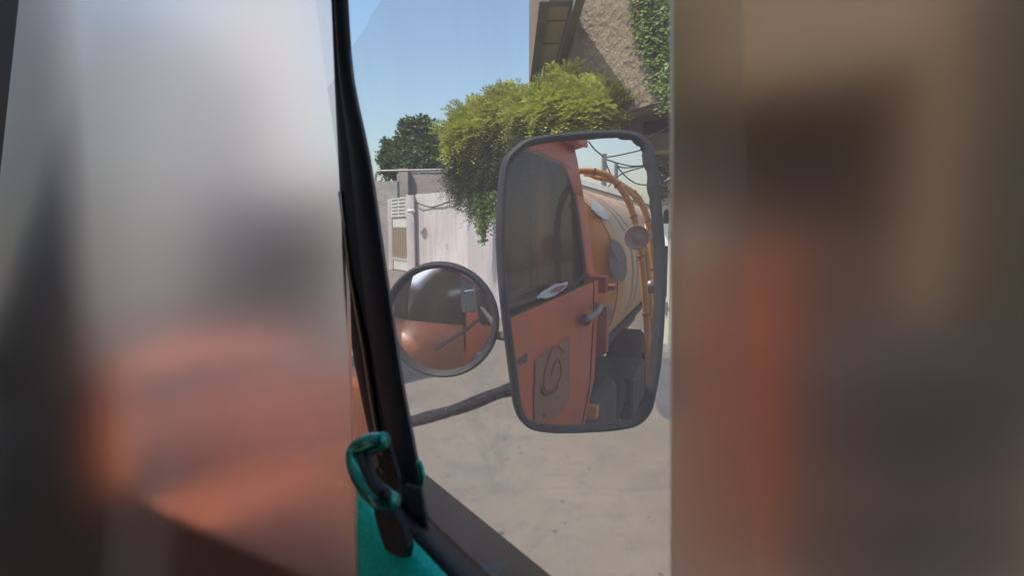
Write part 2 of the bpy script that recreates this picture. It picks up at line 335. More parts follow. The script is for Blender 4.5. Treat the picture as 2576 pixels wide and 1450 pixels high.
tag(rp.build('pipe_rail', 'steel', origin=P(945, 458, d_)), 'thin steel pipe rail bent down at its left end along the brick wall top', 'railing')
# white compound wall
C1, C2 = XYp(1048, 25), XYp(1176, 23); C3, C4 = XYp(1262, 12.3), XYp(1300, 11.6)
wz = zy(490, 25)
cw = thing('compound_wall', 'whitewashed stained compound wall with a cable strung along it', 'wall', C1)
nB = MB()
def wallgrid(mb_, A, B, z0, za, zb, n_=40, jitter=.03):
    top = []; dv = (B-A); nn = Vector((-dv.y, dv.x, 0)).normalized()
    for i in range(n_+1):
        t = i/n_; p_ = A+dv*t; top.append(p_+Z*(za+(zb-za)*t+random.uniform(-jitter, jitter)))
    f_ = [[A+dv*(i/n_)+Z*z0 for i in range(n_+1)], top, [q+nn*.23 for q in top], [A+dv*(i/n_)+Z*z0+nn*.23 for i in range(n_+1)]]
    mb_.grid(f_)
wallgrid(nB, C1, C2, 0, wz, wz-.02)
wallgrid(nB, C2, C3, 0, wz-.02, wz); wallgrid(nB, C3, C4, 0, wz, wz)
nB.build('wall', 'white_plaster', cw)
cab_pts = curve([P(x, y, d) for x, y, d in [(1046, 509, 24.7), (1056, 513, 24.5), (1072, 519, 24.4), (1090, 521, 24.2), (1110, 515, 23.8), (1127, 509, 23.5), (1142, 514, 23.3), (1158, 518, 23), (1174, 517, 22.8)]], 4)
MB().tube(cab_pts, .028, 6).build('cable', 'cable', cw)
# gate, posts
gp = thing('metal_gate', 'tall white and brown metal gate with a louvred panel on top', 'gate', XYp(1008, 26.6))
GA, GB = XYp(990, 27.3), XYp(1028, 25.6)
gd = (GB-GA); gn = Vector((gd.y, -gd.x, 0)).normalized()
def gq(u, z): return GA+gd*u+Z*z
zt, z1, z2, z3 = zy(501, 26.4), zy(544, 26.4), zy(572, 26.4), zy(654, 26.4)
MB().prism([gq(0, .05), gq(1, .05), gq(1, z3), gq(0, z3)], gn*-.05).build('lower_panel', 'gate_white', gp)
MB().prism([gq(0, z2), gq(1, z2), gq(1, z1), gq(0, z1)], gn*-.05).build('upper_panel', 'gate_white', gp)
mb = MB()
for i in range(9): mb.box(gq((i+.5)/9, (z2+z3)/2), gd*(.035), gn*.04, Z*((z2-z3)/2))
mb.prism([gq(0, z3), gq(1, z3), gq(1, z2), gq(0, z2)], gn*-.03); mb.build('slat_panel', 'gate_brown', gp)
mb = MB(); mb.prism([gq(0, z1), gq(1, z1), gq(1, zt), gq(0, zt)], gn*-.03)
for u in (.02, .5, .98): mb.box(gq(u, (z1+zt)/2), gd*.03, gn*.07, Z*((zt-z1)/2))
for i in range(6): mb.box(gq(.5, z1+(zt-z1)*i/5), gd*.5, gn*.075, Z*.035)
mb.build('louvre_panel', 'gate_white', gp)
# pointed spikes at foot of slats
mb = MB()
for i in range(9): mb.prism([gq((i+.1)/9, z3-.0)+gn*.05, gq((i+.9)/9, z3)+gn*.05, gq((i+.5)/9, z3+.16)+gn*.05], gn*.01)
mb.build('spike_trim', 'gate_white', gp)
pil = MB().box(XYp(1037, 25.0)+Z*(zy(493, 24.8)/2), (.17, 0, 0), (0, .33, 0), Z*(zy(493, 24.8)/2)).build('gate_pillar', 'white_plaster', origin=XYp(1037, 25), bevel=.02)
tag(pil, 'whitewashed pillar right of the metal gate with a lamp on it', 'pillar')
pil2 = MB().box(XYp(986, 27.6)+Z*(zy(503, 27.4)/2), (.1, 0, 0), (0, .25, 0), Z*(zy(503, 27.4)/2)).build('gate_pillar', 'white_plaster', origin=XYp(986, 27.6), bevel=.02)
tag(pil2, 'narrow pale post left of the metal gate against the brick wall', 'pillar')
wl = thing('wall_lamp', 'small round white lamp on a bracket on the gate pillar', 'lamp', P(1046, 562, 24.6))
MB().tube([P(1047, 566, 24.62), P(1043, 548, 24.3), P(1038, 533, 24.1)], .035, 8).build('bracket', 'steel', wl)
c_ = P(1034, 531, 24.1); rows = []
for i in range(7):
    t = i/6*math.pi; rows.append([c_+Vector((.19*math.sin(t)*math.cos(k*math.pi/8), .19*math.sin(t)*math.sin(k*math.pi/8), .09*math.cos(t))) for k in range(16)])
MB().grid(rows, close=True).build('lamp_head', 'lamp_white', wl, True)

# ------------------------------------------------------------------ foliage builders
def leaves(name, sprigs, mat, parent=None, origin=None, shape='pinnate', kind=None):
    """sprigs: list of (pos, dir, length, leaflet length, leaflet width, count)"""
    V = []; Fc = []
    for (p_, d_, L, ll, lw, n_) in sprigs:
        d_ = d_.normalized(); side = d_.cross(Z)
        if side.length < .1: side = Vector((1, 0, 0))
        side = (side.normalized()+Vector(rng.normal(0, .35, 3))).normalized(); side = (side-d_*side.dot(d_)).normalized(); up = side.cross(d_)
        for i in range(n_):
            t = (i+.5)/n_; droop = Z*(-.35*L*t*t)
            b_ = p_+d_*(L*t)+droop
            sg = 1 if i % 2 else -1
            q = (side*sg+d_*.55+up*random.uniform(-.3, .3)).normalized(); l_ = ll*(1-.55*abs(t-.35))*random.uniform(.8, 1.15)
            wv = q.cross(up if shape == 'pinnate' else Vector(rng.normal(0, 1, 3)).normalized()).normalized()*lw*.5
            k = len(V); V += [b_, b_+q*l_*.5+wv, b_+q*l_, b_+q*l_*.5-wv]; Fc.append((k, k+1, k+2, k+3))
    return mesh(name, V, Fc, mat, parent, origin=origin)
def crown_sprigs(blobs, n_, L, ll, lw, cnt, upb=.3, shell=.25, face=None):
    out = []; wts = np.array([b[1][0]*b[1][2]+b[1][1]*b[1][2] for b in blobs]); wts = wts/wts.sum()
    for _ in range(n_):
        b = blobs[rng.choice(len(blobs), p=wts)]; v_ = Vector(rng.normal(0, 1, 3)).normalized()
        if face is not None and v_.dot(face) < -.35: v_ = -v_
        rr = 1-abs(rng.normal(0, shell)); rr = max(.3, rr)
        p_ = b[0]+Vector((v_.x*b[1][0], v_.y*b[1][1], v_.z*b[1][2]))*rr
        d_ = (v_+Z*upb+Vector(rng.normal(0, .4, 3))).normalized()
        out.append((p_, d_, L*random.uniform(.6, 1.3), ll, lw, cnt))
    return out
def blob_mesh(mb_, c, r_, n_=10, rough=.12):
    rows = []
    for i in range(n_+1):
        t = i/n_*math.pi
        rows.append([c+Vector((r_[0]*math.sin(t)*math.cos(2*math.pi*k/(n_*2)), r_[1]*math.sin(t)*math.sin(2*math.pi*k/(n_*2)), r_[2]*math.cos(t)))*1 + Vector(rng.normal(0, rough*r_[2]*.5, 3)) for k in range(n_*2)])
    mb_.grid(rows, close=True)
FACE = Vector((-.2, -1, .1)).normalized()
# tree behind the brick wall
tr = thing('leafy_tree', 'dark green broadleaf tree rising behind the brick wall and pipe rail', 'tree', XYp(1045, 33))
def B(x, y, d, rx, ry): s_ = d/FOC; return (P(x, y, d), (rx*s_, max(rx, ry)*s_*.9, ry*s_))
bl = [B(1045, 410, 33, 62, 38), B(985, 400, 33, 20, 34), B(990, 430, 33, 20, 24), B(1028, 340, 33, 17, 34), B(1062, 330, 33, 9, 30), B(1085, 338, 33, 9, 30), B(1095, 390, 33, 32, 45), B(1040, 375, 33, 40, 32), B(1070, 370, 33, 30, 30), B(1010, 375, 33, 14, 22), B(975, 372, 33, 6, 12)]
sp = crown_sprigs(bl, 1900, .5, .27, .15, 7, .9, .22, FACE); leaves('crown', sp, 'leaf_d', tr, shape='broad')
mb = MB(); base = XYp(1045, 33.4)
mb.tube([base, base+Z*2.5, P(1045, 440, 33.4)], [.16, .13, .1]); 
for x_, y_ in ((1028, 320), (1062, 310), (1085, 315), (985, 385), (1100, 380)): mb.tube([P(1045, 445, 33.4), P((1045+x_)/2, (445+y_)/2+10, 33.3), P(x_, y_, 33.2)], [.08, .05, .02], 6)
mb.build('trunk', 'bark', tr, True)

# ------------------------------------------------------------------ building on the right
BD = thing('plaster_building', 'rough brown plastered building with an overhanging upper floor and boarded soffit', 'building', XYp(1445, 9.5))
W0 = XYp(1441, 9.5); wd = Vector((1.26, -1.5, 0)); W1 = W0+wd*3.6; wn = Vector((-wd.y, wd.x, 0)).normalized()  # points away from camera
zb = 3.76
mb = MB(); NX = 60
poly = [W0+Z*(zb+.05), W0+Z*9, W1+Z*9, W1+Z*(zb+.02)]
for i in range(24): t = 1-i/24; poly.append(W0+(W1-W0)*t+Z*(zb+.03*math.sin(i*1.7)+random.uniform(-.02, .02)))
mb.prism([p_+wn*.02 for p_ in poly], wn*.33)
UW = mb.build('upper_wall', 'relief', BD)
from mathutils import noise as mn
rows = []; LW = (W1-W0).length; wu = (W1-W0)/LW
for i in range(190):
    z_ = zb+(3.0)*i/189; row = []
    for j in range(190):
        u_ = 2.9*j/189; q = Vector((u_*11, z_*9, 3)); q2 = q+Vector((mn.noise(q*.7), mn.noise(q*.7+Vector((9, 9, 9))), 0))*.9
        h = .016*mn.noise(q2)+.022*max(0, mn.noise(q2*2.4+Vector((5, 0, 0))))+.012*mn.noise(q2*5)
        e_ = .03*math.sin(u_*5)+.012*mn.noise(Vector((u_*9, 0, 0)))
        zz = z_ if i else z_+e_
        row.append(W0+wu*u_+Z*zz-wn*(.018+h))
    rows.append(row)
MB().grid(rows).build('plaster_relief', 'relief', UW, True)
# slab under the upper floor and its lip
mb = MB(); mb.prism([W0+Z*(zb+.07)+wn*.36, W1+Z*(zb+.07)+wn*.36, W1+wn*3+Z*(zb+.07), W0+wn*3+Z*(zb+.07)], Z*.2).build('floor_slab', 'band', BD)
# balcony band running away from the viewer: fascia, soffit, beams
zs = EYE+3.2; X0, X1, X2, X3 = .39, .54, .86, .99
def bx(mb_, x0, x1, y0, y1, z0_, z1_): mb_.box(((x0+x1)/2, (y0+y1)/2, (z0_+z1_)/2), ((x1-x0)/2, 0, 0), (0, (y1-y0)/2, 0), (0, 0, (z1_-z0_)/2)); return mb_
MB().prism([Vector((X0, 8.3, zs)), Vector((X0, 13.3, zs)), Vector((X0, 13.3, EYE+.44*13.3)), Vector((X0, 8.3, EYE+.44*8.3))], (X1-X0-.002, 0, 0)).build('fascia', 'rough_plaster', BD)
bx(MB(), X1, X2, 8.55, 13.0, zs+.10, zs+.16).build('soffit', 'soffit', BD)
for yy in (9.3, 10.4, 11.9): bx(MB(), X1, X2, yy-.02, yy+.02, zs+.085, zs+.099).build('soffit_batten', 'wood', BD)
bx(MB(), X1, X2, 8.3, 8.54, zs+.02, zs+.5).build('slab_edge', 'band', BD)
bx(MB(), X2+.002, X3, 7.2, 13.0, zs-.12, zs+.3).build('beam', 'band', BD)
# wall under/behind the balcony
bx(MB(), 1.0, 1.35, 9.35, 13.2, zb-.1, 9).build('side_wall', 'rough_plaster', BD)
# recessed ground floor
G0 = XYp(1470, 10.2); G1 = Vector((6.9, 5.6, 0))
gdv = (G1-G0)
gnn = Vector((-gdv.y, gdv.x, 0)).normalized()
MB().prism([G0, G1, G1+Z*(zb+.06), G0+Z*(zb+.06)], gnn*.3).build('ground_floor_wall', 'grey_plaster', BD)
def GQ(t, z, o=0.): return G0+gdv*t+Z*z-gnn*o
def g_t(x):  # parameter along the ground floor wall seen at picture column x
    k = (x-1288)/FOC; return (k*G0.y-G0.x)/(gdv.x-k*gdv.y)
def g_z(x, y): p_ = G0+gdv*g_t(x); return EYE+(576-y)/FOC*p_.y
# overhang shade painted as a dark strip, timber pole, band
mb = MB(); mb.prism([GQ(g_t(1612), g_z(1612, 345), .03), GQ(g_t(1830), g_z(1830, 330), .03), GQ(g_t(1830), zb, .03), GQ(g_t(1612), zb, .03)], gnn*.05); mb.build('overhang_shade', 'dark_void', BD)
tp = MB().tube([GQ(g_t(1630), g_z(1630, 393), .12), GQ(g_t(1900), g_z(1900, 372), .12)], .04, 8).build('timber_pole', 'wood', origin=GQ(g_t(1700), 3.3, .12))
tag(tp, 'pale timber pole fixed across the wall above the cream gate', 'pole')
cg = thing('cream_gate', 'cream painted metal gate with an arched dark window at the right edge', 'gate', GQ(g_t(1690), 0, .05))
tA, tB = g_t(1648), g_t(1800)
zg = g_z(1690, 498)
mb = MB(); mb.prism([GQ(tA, .05, .06), GQ(tB, .05, .06), GQ(tB, zg, .06), GQ(tA, zg, .06)], -gnn*.04); mb.build('gate_leaf', 'cream', cg)
mb = MB()
for t_ in (tA+.004, g_t(1692), tB-.004): mb.box(GQ(t_, zg/2, .115), gdv*.0035, gnn*.015, Z*(zg/2-.03))
for z_ in (.1, zg-.04, g_z(1690, 512)): mb.box(GQ((tA+tB)/2, z_, .12), gdv*((tB-tA)/2), gnn*.016, Z*.02)
mb.build('gate_frame', 'cream', cg)
mb = MB(); xc = 1681; pp = []
for a_ in np.linspace(0, math.pi, 14): pp.append(GQ(g_t(xc+8*math.cos(a_)), g_z(xc, 545-18*math.sin(a_)), .11))
pp += [GQ(g_t(xc-8), g_z(xc, 745), .11), GQ(g_t(xc+8), g_z(xc, 745), .11)]
mb.prism(pp, -gnn*.004); mb.build('arched_window', 'dark_void', cg)
pp = [GQ(g_t(x_), g_z(1681, y_), .125) for x_, y_ in ((1674.5, 563), (1687.5, 563), (1687.5, 618), (1674.5, 618))]
nt_ = MB().prism(pp, -gnn*.003).build('paper_notice', 'paper', origin=pp[0]); tag(nt_, 'blank white paper sheet in the arched window of the cream gate', 'notice')
mb = MB(); mb.tube([GQ(g_t(1690), g_z(1690, 760), .12), GQ(g_t(1690), g_z(1690, 760), .17), GQ(g_t(1690), g_z(1690, 790), .17), GQ(g_t(1690), g_z(1690, 790), .12)], .012, 8)
mb.box(GQ(g_t(1691), g_z(1690, 775), .13), gdv*.004, gnn*.012, Z*.03); mb.build('handle', 'steel', cg)
# pierced frieze above the gate
mb = MB()
for i in range(26):
    t_ = tA+(tB-tA)*(i+.5)/26
    for k in range(2): mb.box(GQ(t_, zg+.05+k*.075, .09), gdv*(.0032), gnn*.02, Z*.026)
mb.box(GQ((tA+tB)/2, zg+.17, .09), gdv*((tB-tA)/2), gnn*.03, Z*.018)
mb.build('frieze', 'gate_white', cg)
# step at gate foot
st = MB().box(GQ((tA+tB)/2+.02, .06, .35), gdv*((tB-tA)/2+.03), gnn*.3, Z*.06).build('gate_step', 'band', origin=GQ(tA, 0, .3), bevel=.01)
tag(st, kind='structure')
# dry branches between pole and gate
mb = MB()
for i in range(70):
    a_ = GQ(g_t(random.uniform(1640, 1760)), g_z(1690, random.uniform(410, 500)), .15)
    d1 = Vector((random.uniform(-.3, .3), random.uniform(-.1, .1), random.uniform(-.25, .2))); mb.tube([a_, a_+d1*.5+Z*.04, a_+d1], [.012, .009, .004], 5)
sp = [(GQ(g_t(random.uniform(1640, 1770)), g_z(1690, random.uniform(405, 495)), random.uniform(.1, .3)), Vector(rng.normal(0, 1, 3)), .18, .09, .05, 5) for _ in range(260)]
db = thing('dry_bush', 'dry brown branches piled above the cream gate', 'plant', GQ(g_t(1690), zg+.25, .15))
mb.build('twigs', 'bark', db); leaves('dead_leaves', sp, 'grey_plaster', db, shape='broad')

# yellow-green tree leaning over the compound wall
bt = thing('feathery_tree', 'yellow green feathery tree spilling over the white compound wall', 'tree', XYp(1330, 12))
big = [B(1420, 278, 9.1, 66, 42), B(1470, 290, 8.9, 58, 36), B(1425, 245, 9.1, 28, 26), B(1350, 300, 9.8, 54, 36), B(1500, 285, 8.7, 34, 26), B(1275, 300, 11.2, 46, 34), B(1280, 270, 11, 24, 18), B(1210, 335, 11.8, 58, 30), B(1195, 305, 12, 30, 14), B(1165, 360, 12, 30, 30)]
low = [B(1190, 400, 12.2, 60, 66), B(1155, 430, 12.4, 26, 55), B(1215, 450, 11.8, 60, 62), B(1240, 380, 11.6, 55, 70), B(1300, 370, 11.2, 70, 50), B(1400, 335, 9.2, 110, 36), B(1500, 320, 8.9, 50, 26), B(1212, 505, 11.6, 34, 34), B(1262, 365, 10.9, 38, 45), B(1240, 440, 11.2, 32, 55), B(1300, 350, 10.6, 40, 30)]
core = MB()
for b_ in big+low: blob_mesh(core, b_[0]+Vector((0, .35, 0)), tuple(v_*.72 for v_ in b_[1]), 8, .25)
core.build('inner_foliage', 'core', bt, True)  # near-black filler, the crown's inner shade put into its colour
sp = crown_sprigs(big, 3000, .34, .115, .036, 13, .5, .2, FACE)
leaves('sunlit_crown', sp, 'leaf_y', bt)
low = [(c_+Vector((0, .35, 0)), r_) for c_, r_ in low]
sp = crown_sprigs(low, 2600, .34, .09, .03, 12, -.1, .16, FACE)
leaves('lower_crown', sp, 'leaf_shade', bt)
# feather tips on the silhouette
sp = []
for _ in range(460):
    b_ = big[rng.integers(len(big))]; a_ = random.uniform(.1, math.pi-.1); p_ = b_[0]+Vector((b_[1][0]*math.cos(a_)*.95, -.1, b_[1][2]*math.sin(a_)*.95))
    sp.append((p_, Vector((math.cos(a_)*.8, random.uniform(-.4, .2), math.sin(a_)+.5)), random.uniform(.28, .62), .14, .028, 20))
for x_, y_ in ((1420, 175), (1428, 195), (1365, 215), (1352, 232), (1180, 262), (1188, 256), (1215, 262), (1150, 292), (1118, 325), (1500, 225), (1270, 240), (1262, 236)):
    sp.append((P(x_-6, y_+62, 9.2 if x_ > 1340 else 12.4), Vector((.1, 0, 1)), .5, .14, .035, 26))
leaves('feather_tips', sp, 'leaf_y', bt)
# hanging tendrils on the left face
sp = []; stems = MB()
for x_, y0, y1, d_ in [(1195, 505, 555, 11.5), (1205, 510, 570, 11.3), (1214, 520, 600, 11.2), (1222, 520, 585, 11.2), (1228, 510, 560, 11.1), (1238, 500, 548, 11), (1212, 520, 596, 11.15), (1218, 520, 606, 11.18), (1160, 480, 512, 12), (1150, 470, 500, 12), (1243, 500, 560, 10.9)]:
    a_ = P(x_, y0-20, d_); b_ = P(x_+random.uniform(-3, 3), y1, d_); cv = curve([a_, (a_+b_)/2+Vector((random.uniform(-.03, .03), 0, 0)), b_], 8); MB().tube(cv, .006, 5).build('stem', 'bark', bt)
    for i in range(int((y1-y0)*.8)):
        t = random.random(); q = a_.lerp(b_, t)
        sp.append((q+Vector(rng.normal(0, .035, 3)), Vector((random.uniform(-1, 1), random.uniform(-1, .3), -.4)), .05, .075, .055, 2))
leaves('hanging_tendrils', sp, 'leaf_v', bt, shape='broad')
mb = MB(); q0 = XYp(1300, 12.6)
mb.tube(curve([q0, q0+Vector((.1, 0, 1.6)), P(1310, 420, 12.3), P(1330, 300, 11.8)], 4), [.13]*5+[.1]*4+[.07]*4)
for x_, y_, d_ in ((1200, 340, 12.5), (1270, 280, 12.1), (1430, 240, 11.2), (1490, 270, 10.6), (1170, 430, 12.3)): mb.tube([P(1315, 400, 12.2), P((1315+x_)/2, (400+y_)/2-8, (12.2+d_)/2), P(x_, y_, d_)], [.06, .04, .015], 6)
mb.build('trunk', 'bark', bt, True)
# bare stick at the balcony
sk = MB().tube([P(1369, 165, 10.6), P(1357, 215, 10.7)], .012, 6).build('bare_stick', 'gate_white', bt)
# climber hanging at top right
cl = thing('climbing_plant', 'dark green climber hanging down the plastered wall at top right', 'plant', P(1690, 0, 7.4))
sp = []; stems = MB()
cols = [(1590, -60, 55, 8.7), (1600, -60, 95, 8.6), (1612, -60, 120, 8.5), (1622, -60, 150, 8.4), (1632, -60, 185, 8.35), (1642, -60, 225, 8.3), (1652, -60, 235, 8.3), (1662, -60, 190, 8.2), (1672, -60, 262, 8.1), (1682, -60, 280, 8.1), (1690, -60, 285, 8.0), (1698, -60, 280, 8.0), (1706, -60, 262, 7.9)]
for x_, y0, y1, d_ in cols:
    for r_ in range(2):
        a_ = P(x_+random.uniform(-6, 6), y0, d_-.25); b_ = P(x_+random.uniform(-5, 5), y1-random.uniform(0, 25), d_-.25); MB().tube([a_, (a_+b_)/2+Vector((random.uniform(-.04, .04), 0, 0)), b_], .005, 4).build('stem', 'bark', cl)
        if r_ and (x_ % 4 == 0): continue
        for i in range(int((y1-y0)*.30)):
            q = a_.lerp(b_, random.random()**.85)
            sp.append((q+Vector(rng.normal(0, .05, 3)), Vector((random.uniform(-1, 1), -.4, -.8)), .07, .085, .035, 3))
leaves('foliage', sp, 'leaf_v', cl, shape='pinnate')
# wire slung across the recess
wv_ = tag(MB().tube(curve([P(1616, 352, 8.3), P(1650, 336, 8.1), P(1690, 312, 7.9), P(1800, 230, 7.5)], 6), .008, 5).build('slack_wire', 'cable', origin=P(1690, 312, 7.9)), 'thin slack wire slung in front of the dark strip painted under the overhang', 'wire')

# ------------------------------------------------------------------ street beyond the quarter pane (left) and by the gate (right)
pf = thing('pale_house', 'tall pale plastered house across the street on the far left', 'building', XYp(620, 16))
A_, B_ = XYp(515, 36), XYp(850, 33)
MB().prism([A_, B_, B_+Z*19, A_+Z*19], (-3.5, 5, 0)).build('wall', 'white_plaster', pf)
for k, (u0, z0_) in enumerate([(.15, 7.2), (.6, 7.2), (.15, 11.2), (.6, 11.2)]):
    q = A_+(B_-A_)*u0; u = (B_-A_).normalized(); fr_ = MB(); nn = Vector((u.y, -u.x, 0))
    fr_.box(q+u*.45+Z*(z0_+.5)+nn*.02, u*.5, nn*.05, Z*.55); wf = fr_.build('window', 'gate_white', pf)
    MB().box(q+u*.45+Z*(z0_+.5)+nn*.075, u*.42, nn*.008, Z*.47).build('pane', 'pale_facade', wf)
gh = thing('grey_house', 'lower grey plastered house left of the pale house', 'building', XYp(400, 14))
A_, B_ = XYp(250, 17.5), XYp(530, 19)
MB().prism([A_, B_, B_+Z*8, A_+Z*9], (-.5, 5, 0)).build('wall', 'pale_facade', gh)
MB().prism([A_+Vector((0, -.1, 9.0)), B_+Vector((0, -.1, 8.0)), B_+Vector((0, -.1, 8.2)), A_+Vector((0, -.1, 9.2))], (0, .4, 0)).build('parapet', 'band', gh)
lo = thing('covered_lorry', 'tall dark lorry body under black tarpaulin at the far left', 'lorry', XYp(40, 5.5))
A_ = XYp(-1000, 5.8); B_ = XYp(-330, 5.2)
def panelbox(A, B, z0_, z1_, depth, name, mat, parent, bev=.05):
    d_ = (B-A); nn = Vector((-d_.y, d_.x, 0)).normalized(); return MB().prism([A+Z*z0_, B+Z*z0_, B+Z*z1_, A+Z*z1_], nn*depth).build(name, mat, parent, bevel=bev)
panelbox(A_, B_, .9, 5.2, 2.2, 'tarpaulin_load', 'tarp', lo, .15)
panelbox(A_+(B_-A_)*.02, A_+(B_-A_)*.98, .7, .88, 2.1, 'chassis', 'undercar', lo)
def wheel(parent, c, ax, rad, wd_):
    ax = ax.normalized(); u = ax.orthogonal().normalized(); v_ = ax.cross(u); rows = []
    prof = [(0.55, .5), (.6, .5), (.92, .5), (1, .38), (1, -.38), (.92, -.5), (.6, -.5), (.55, -.5)]
    for rr, h in prof: rows.append([c+(u*math.cos(2*math.pi*k/28)+v_*math.sin(2*math.pi*k/28))*rad*rr+ax*wd_*h for k in range(28)])
    t_ = MB().grid(rows, close=True).build('wheel', 'tyre', parent, True)
    rows = []
    for rr, h in [(.56, .42), (.5, .36), (.42, .15), (.22, .12), (.2, .4), (.001, .42)]: rows.append([c+(u*math.cos(2*math.pi*k/28)+v_*math.sin(2*math.pi*k/28))*rad*rr+ax*wd_*h for k in range(28)])
    MB().grid(rows, close=True).build('rim', 'steel', t_, True)
for u in (.2, .8): wheel(lo, A_.lerp(B_, u)+Z*.5+Vector((0, .3, 0)), Vector((.1, -1, 0)), .5, .3)
va = thing('parked_van', 'charcoal grey van parked ahead beyond the quarter window', 'van', XYp(600, 5.2))
A_ = XYp(410, 5.6); B_ = XYp(855, 6.4); hd = (B_-A_).normalized(); hn = Vector((-hd.y, hd.x, 0))
prof = [(0, .35), (0, 1.2), (.15, 1.35), (.5, 2.2), (.7, 2.36), (3.0, 2.36), (3.0, .35)]
Lv = (B_-A_).length; prof = [(u*Lv/3.0, z_) for u, z_ in prof]
MB().prism([A_+hd*u+Z*z_ for u, z_ in prof], hn*1.7).build('body', 'van', va, bevel=.06)
MB().prism([A_+hd*u+Z*z_-hn*.008 for u, z_ in [(.6, 1.35), (.75, 1.95), (Lv*.5, 1.95), (Lv*.5, 1.35)]], hn*.004).build('window', 'dark_void', va)
MB().prism([A_+hd*u+Z*z_-hn*.008 for u, z_ in [(Lv*.54, 1.35), (Lv*.54, 1.95), (Lv*.95, 1.95), (Lv*.95, 1.35)]], hn*.004).build('window', 'dark_void', va)
for u in (.18, .82): wheel(va, A_+hd*(u*Lv)+Z*.34+hn*.1, -hn, .34, .2)
# by the gate, right
rl = thing('rust_red_door', 'rust red steel door leaf standing open beside the cream gate', 'door', XYp(1800, 3))
A_ = XYp(1712, 3.2); B_ = XYp(2010, 2.8)
d_ = (B_-A_); nn = Vector((-d_.y, d_.x, 0)).normalized()
MB().prism([A_+Z*.03, B_+Z*.03, B_+Z*1.95, A_+Z*1.82], nn*.05).build('leaf', 'rust', rl, bevel=.01)
mb = MB()
for z_ in (.12, .75, 1.3, 1.74): mb.box((A_+B_)/2+Z*z_-nn*.012, d_*.49, nn*.012, Z*.03)
mb.build('rail', 'rust', rl)
bs = thing('tarpaulin_stack', 'stack of goods under a black tarpaulin beside the rust red door', 'stack', XYp(2200, 3.3))
rows = []
cA = XYp(2290, 2.95)
for i in range(9):
    z_ = i/8*1.45; rows.append([cA+Vector(((.70-.05*i/8)*math.copysign(abs(math.cos(a_))**.5, math.cos(a_))+random.uniform(-.02, .02), (.45-.03*i/8)*math.copysign(abs(math.sin(a_))**.5, math.sin(a_))+random.uniform(-.02, .02), z_)) for a_ in np.linspace(0, 2*math.pi, 33)[:-1]])
rows.append([cA+Z*1.52 for _ in range(32)]); MB().grid(rows, close=True).build('tarpaulin', 'tarp', bs, True)
MB().tube([q+Vector((0, 0, .01)) for q in rows[4]]+[rows[4][0]], .012, 6).build('rope', 'wood', bs)
sh_ = thing('roller_shutter', 'dark brown ribbed roller shutter right of the cream gate', 'shutter', GQ(g_t(2000), 0, .1))
MB().prism([GQ(g_t(1815), 0, .1), GQ(1.0, 0, .1), GQ(1.0, 3.5, .1), GQ(g_t(1815), 3.5, .1)], -gnn*.02).build('curtain', 'dark_shutter', sh_)
mb = MB()
for i in range(34): mb.box(GQ((g_t(1815)+1)/2, .05+i*.1, .13), gdv*((1-g_t(1815))/2), gnn*.008, Z*.02)
mb.build('rib', 'dark_shutter', sh_)
oc_ = thing('olive_column', 'tall dark olive steel column at the far right', 'column', XYp(2560, 2.7))
MB().box(XYp(2560, 2.7)+Z*3.4, (.22, 0, 0), (0, .15, 0), Z*3.4).build('shaft', 'olive', oc_, bevel=.02)
MB().box(XYp(2560, 2.7)+Z*.06, (.3, 0, 0), (0, .22, 0), Z*.06).build('base_plate', 'band', oc_, bevel=.01)
tw = thing('tan_pillar', 'tan plastered square pillar behind the black tarpaulin stack', 'pillar', XYp(2345, 4.2))
MB().box(XYp(2345, 4.4)+Z*1.87, (.14, 0, 0), (0, .14, 0), Z*1.87).build('shaft', 'tan_wall', tw, bevel=.02)
MB().box(XYp(2345, 4.4)+Z*.1, (.2, 0, 0), (0, .2, 0), Z*.1).build('plinth', 'band', tw, bevel=.02)

# ------------------------------------------------------------------ our own truck
TR = thing('tanker_truck', 'orange water tanker lorry whose cab we look out of, with mirrors and hoop pipes', 'lorry', TW(-.8, -1, -EYE))
PROF = [(.44, -.02), (.40, .045), (.33, .098), (.255, .112), (.03, .155), (-.17, .185), (-.20, .203), (-.23, .209), (-.38, .207), (-.64, .198), (-.85, .16), (-1.1, .145)]
zs_, rs_ = [p_[0] for p_ in PROF][::-1], [p_[1] for p_ in PROF][::-1]
def rz(z_): return float(np.interp(z_, zs_, rs_))
def door_surf(f0, f1, zl, nf=14, inset=0.):
    return [[TW(rz(z_)-inset, f0+(f1-f0)*i/nf, z_) for i in range(nf+1)] for z_ in zl]
# door panel below the window, with a pressed crease line
door = MB(); zl = list(np.linspace(-.215, -1.08, 34))
rows = []
for z_ in zl:
    rr = rz(z_); row = []
    for i in range(41):
        f_ = -1.05+1.49*i/40
        cr = .006*math.exp(-((z_+.33-.03*f_)/.018)**2)
        row.append(TW(rr+cr, f_, z_))
    rows.append(row)
door.grid(rows)
DO = door.build('door', 'orange', TR, True)
MB().grid([[TW(.163, -1.05+1.49*i/20, -.226) for i in range(21)], [TW(.190, -1.05+1.49*i/20, -.217) for i in range(21)], [TW(rz(-.215), -1.05+1.49*i/20, -.215) for i in range(21)]]).build('door_sill', 'sill_brown', DO, True)
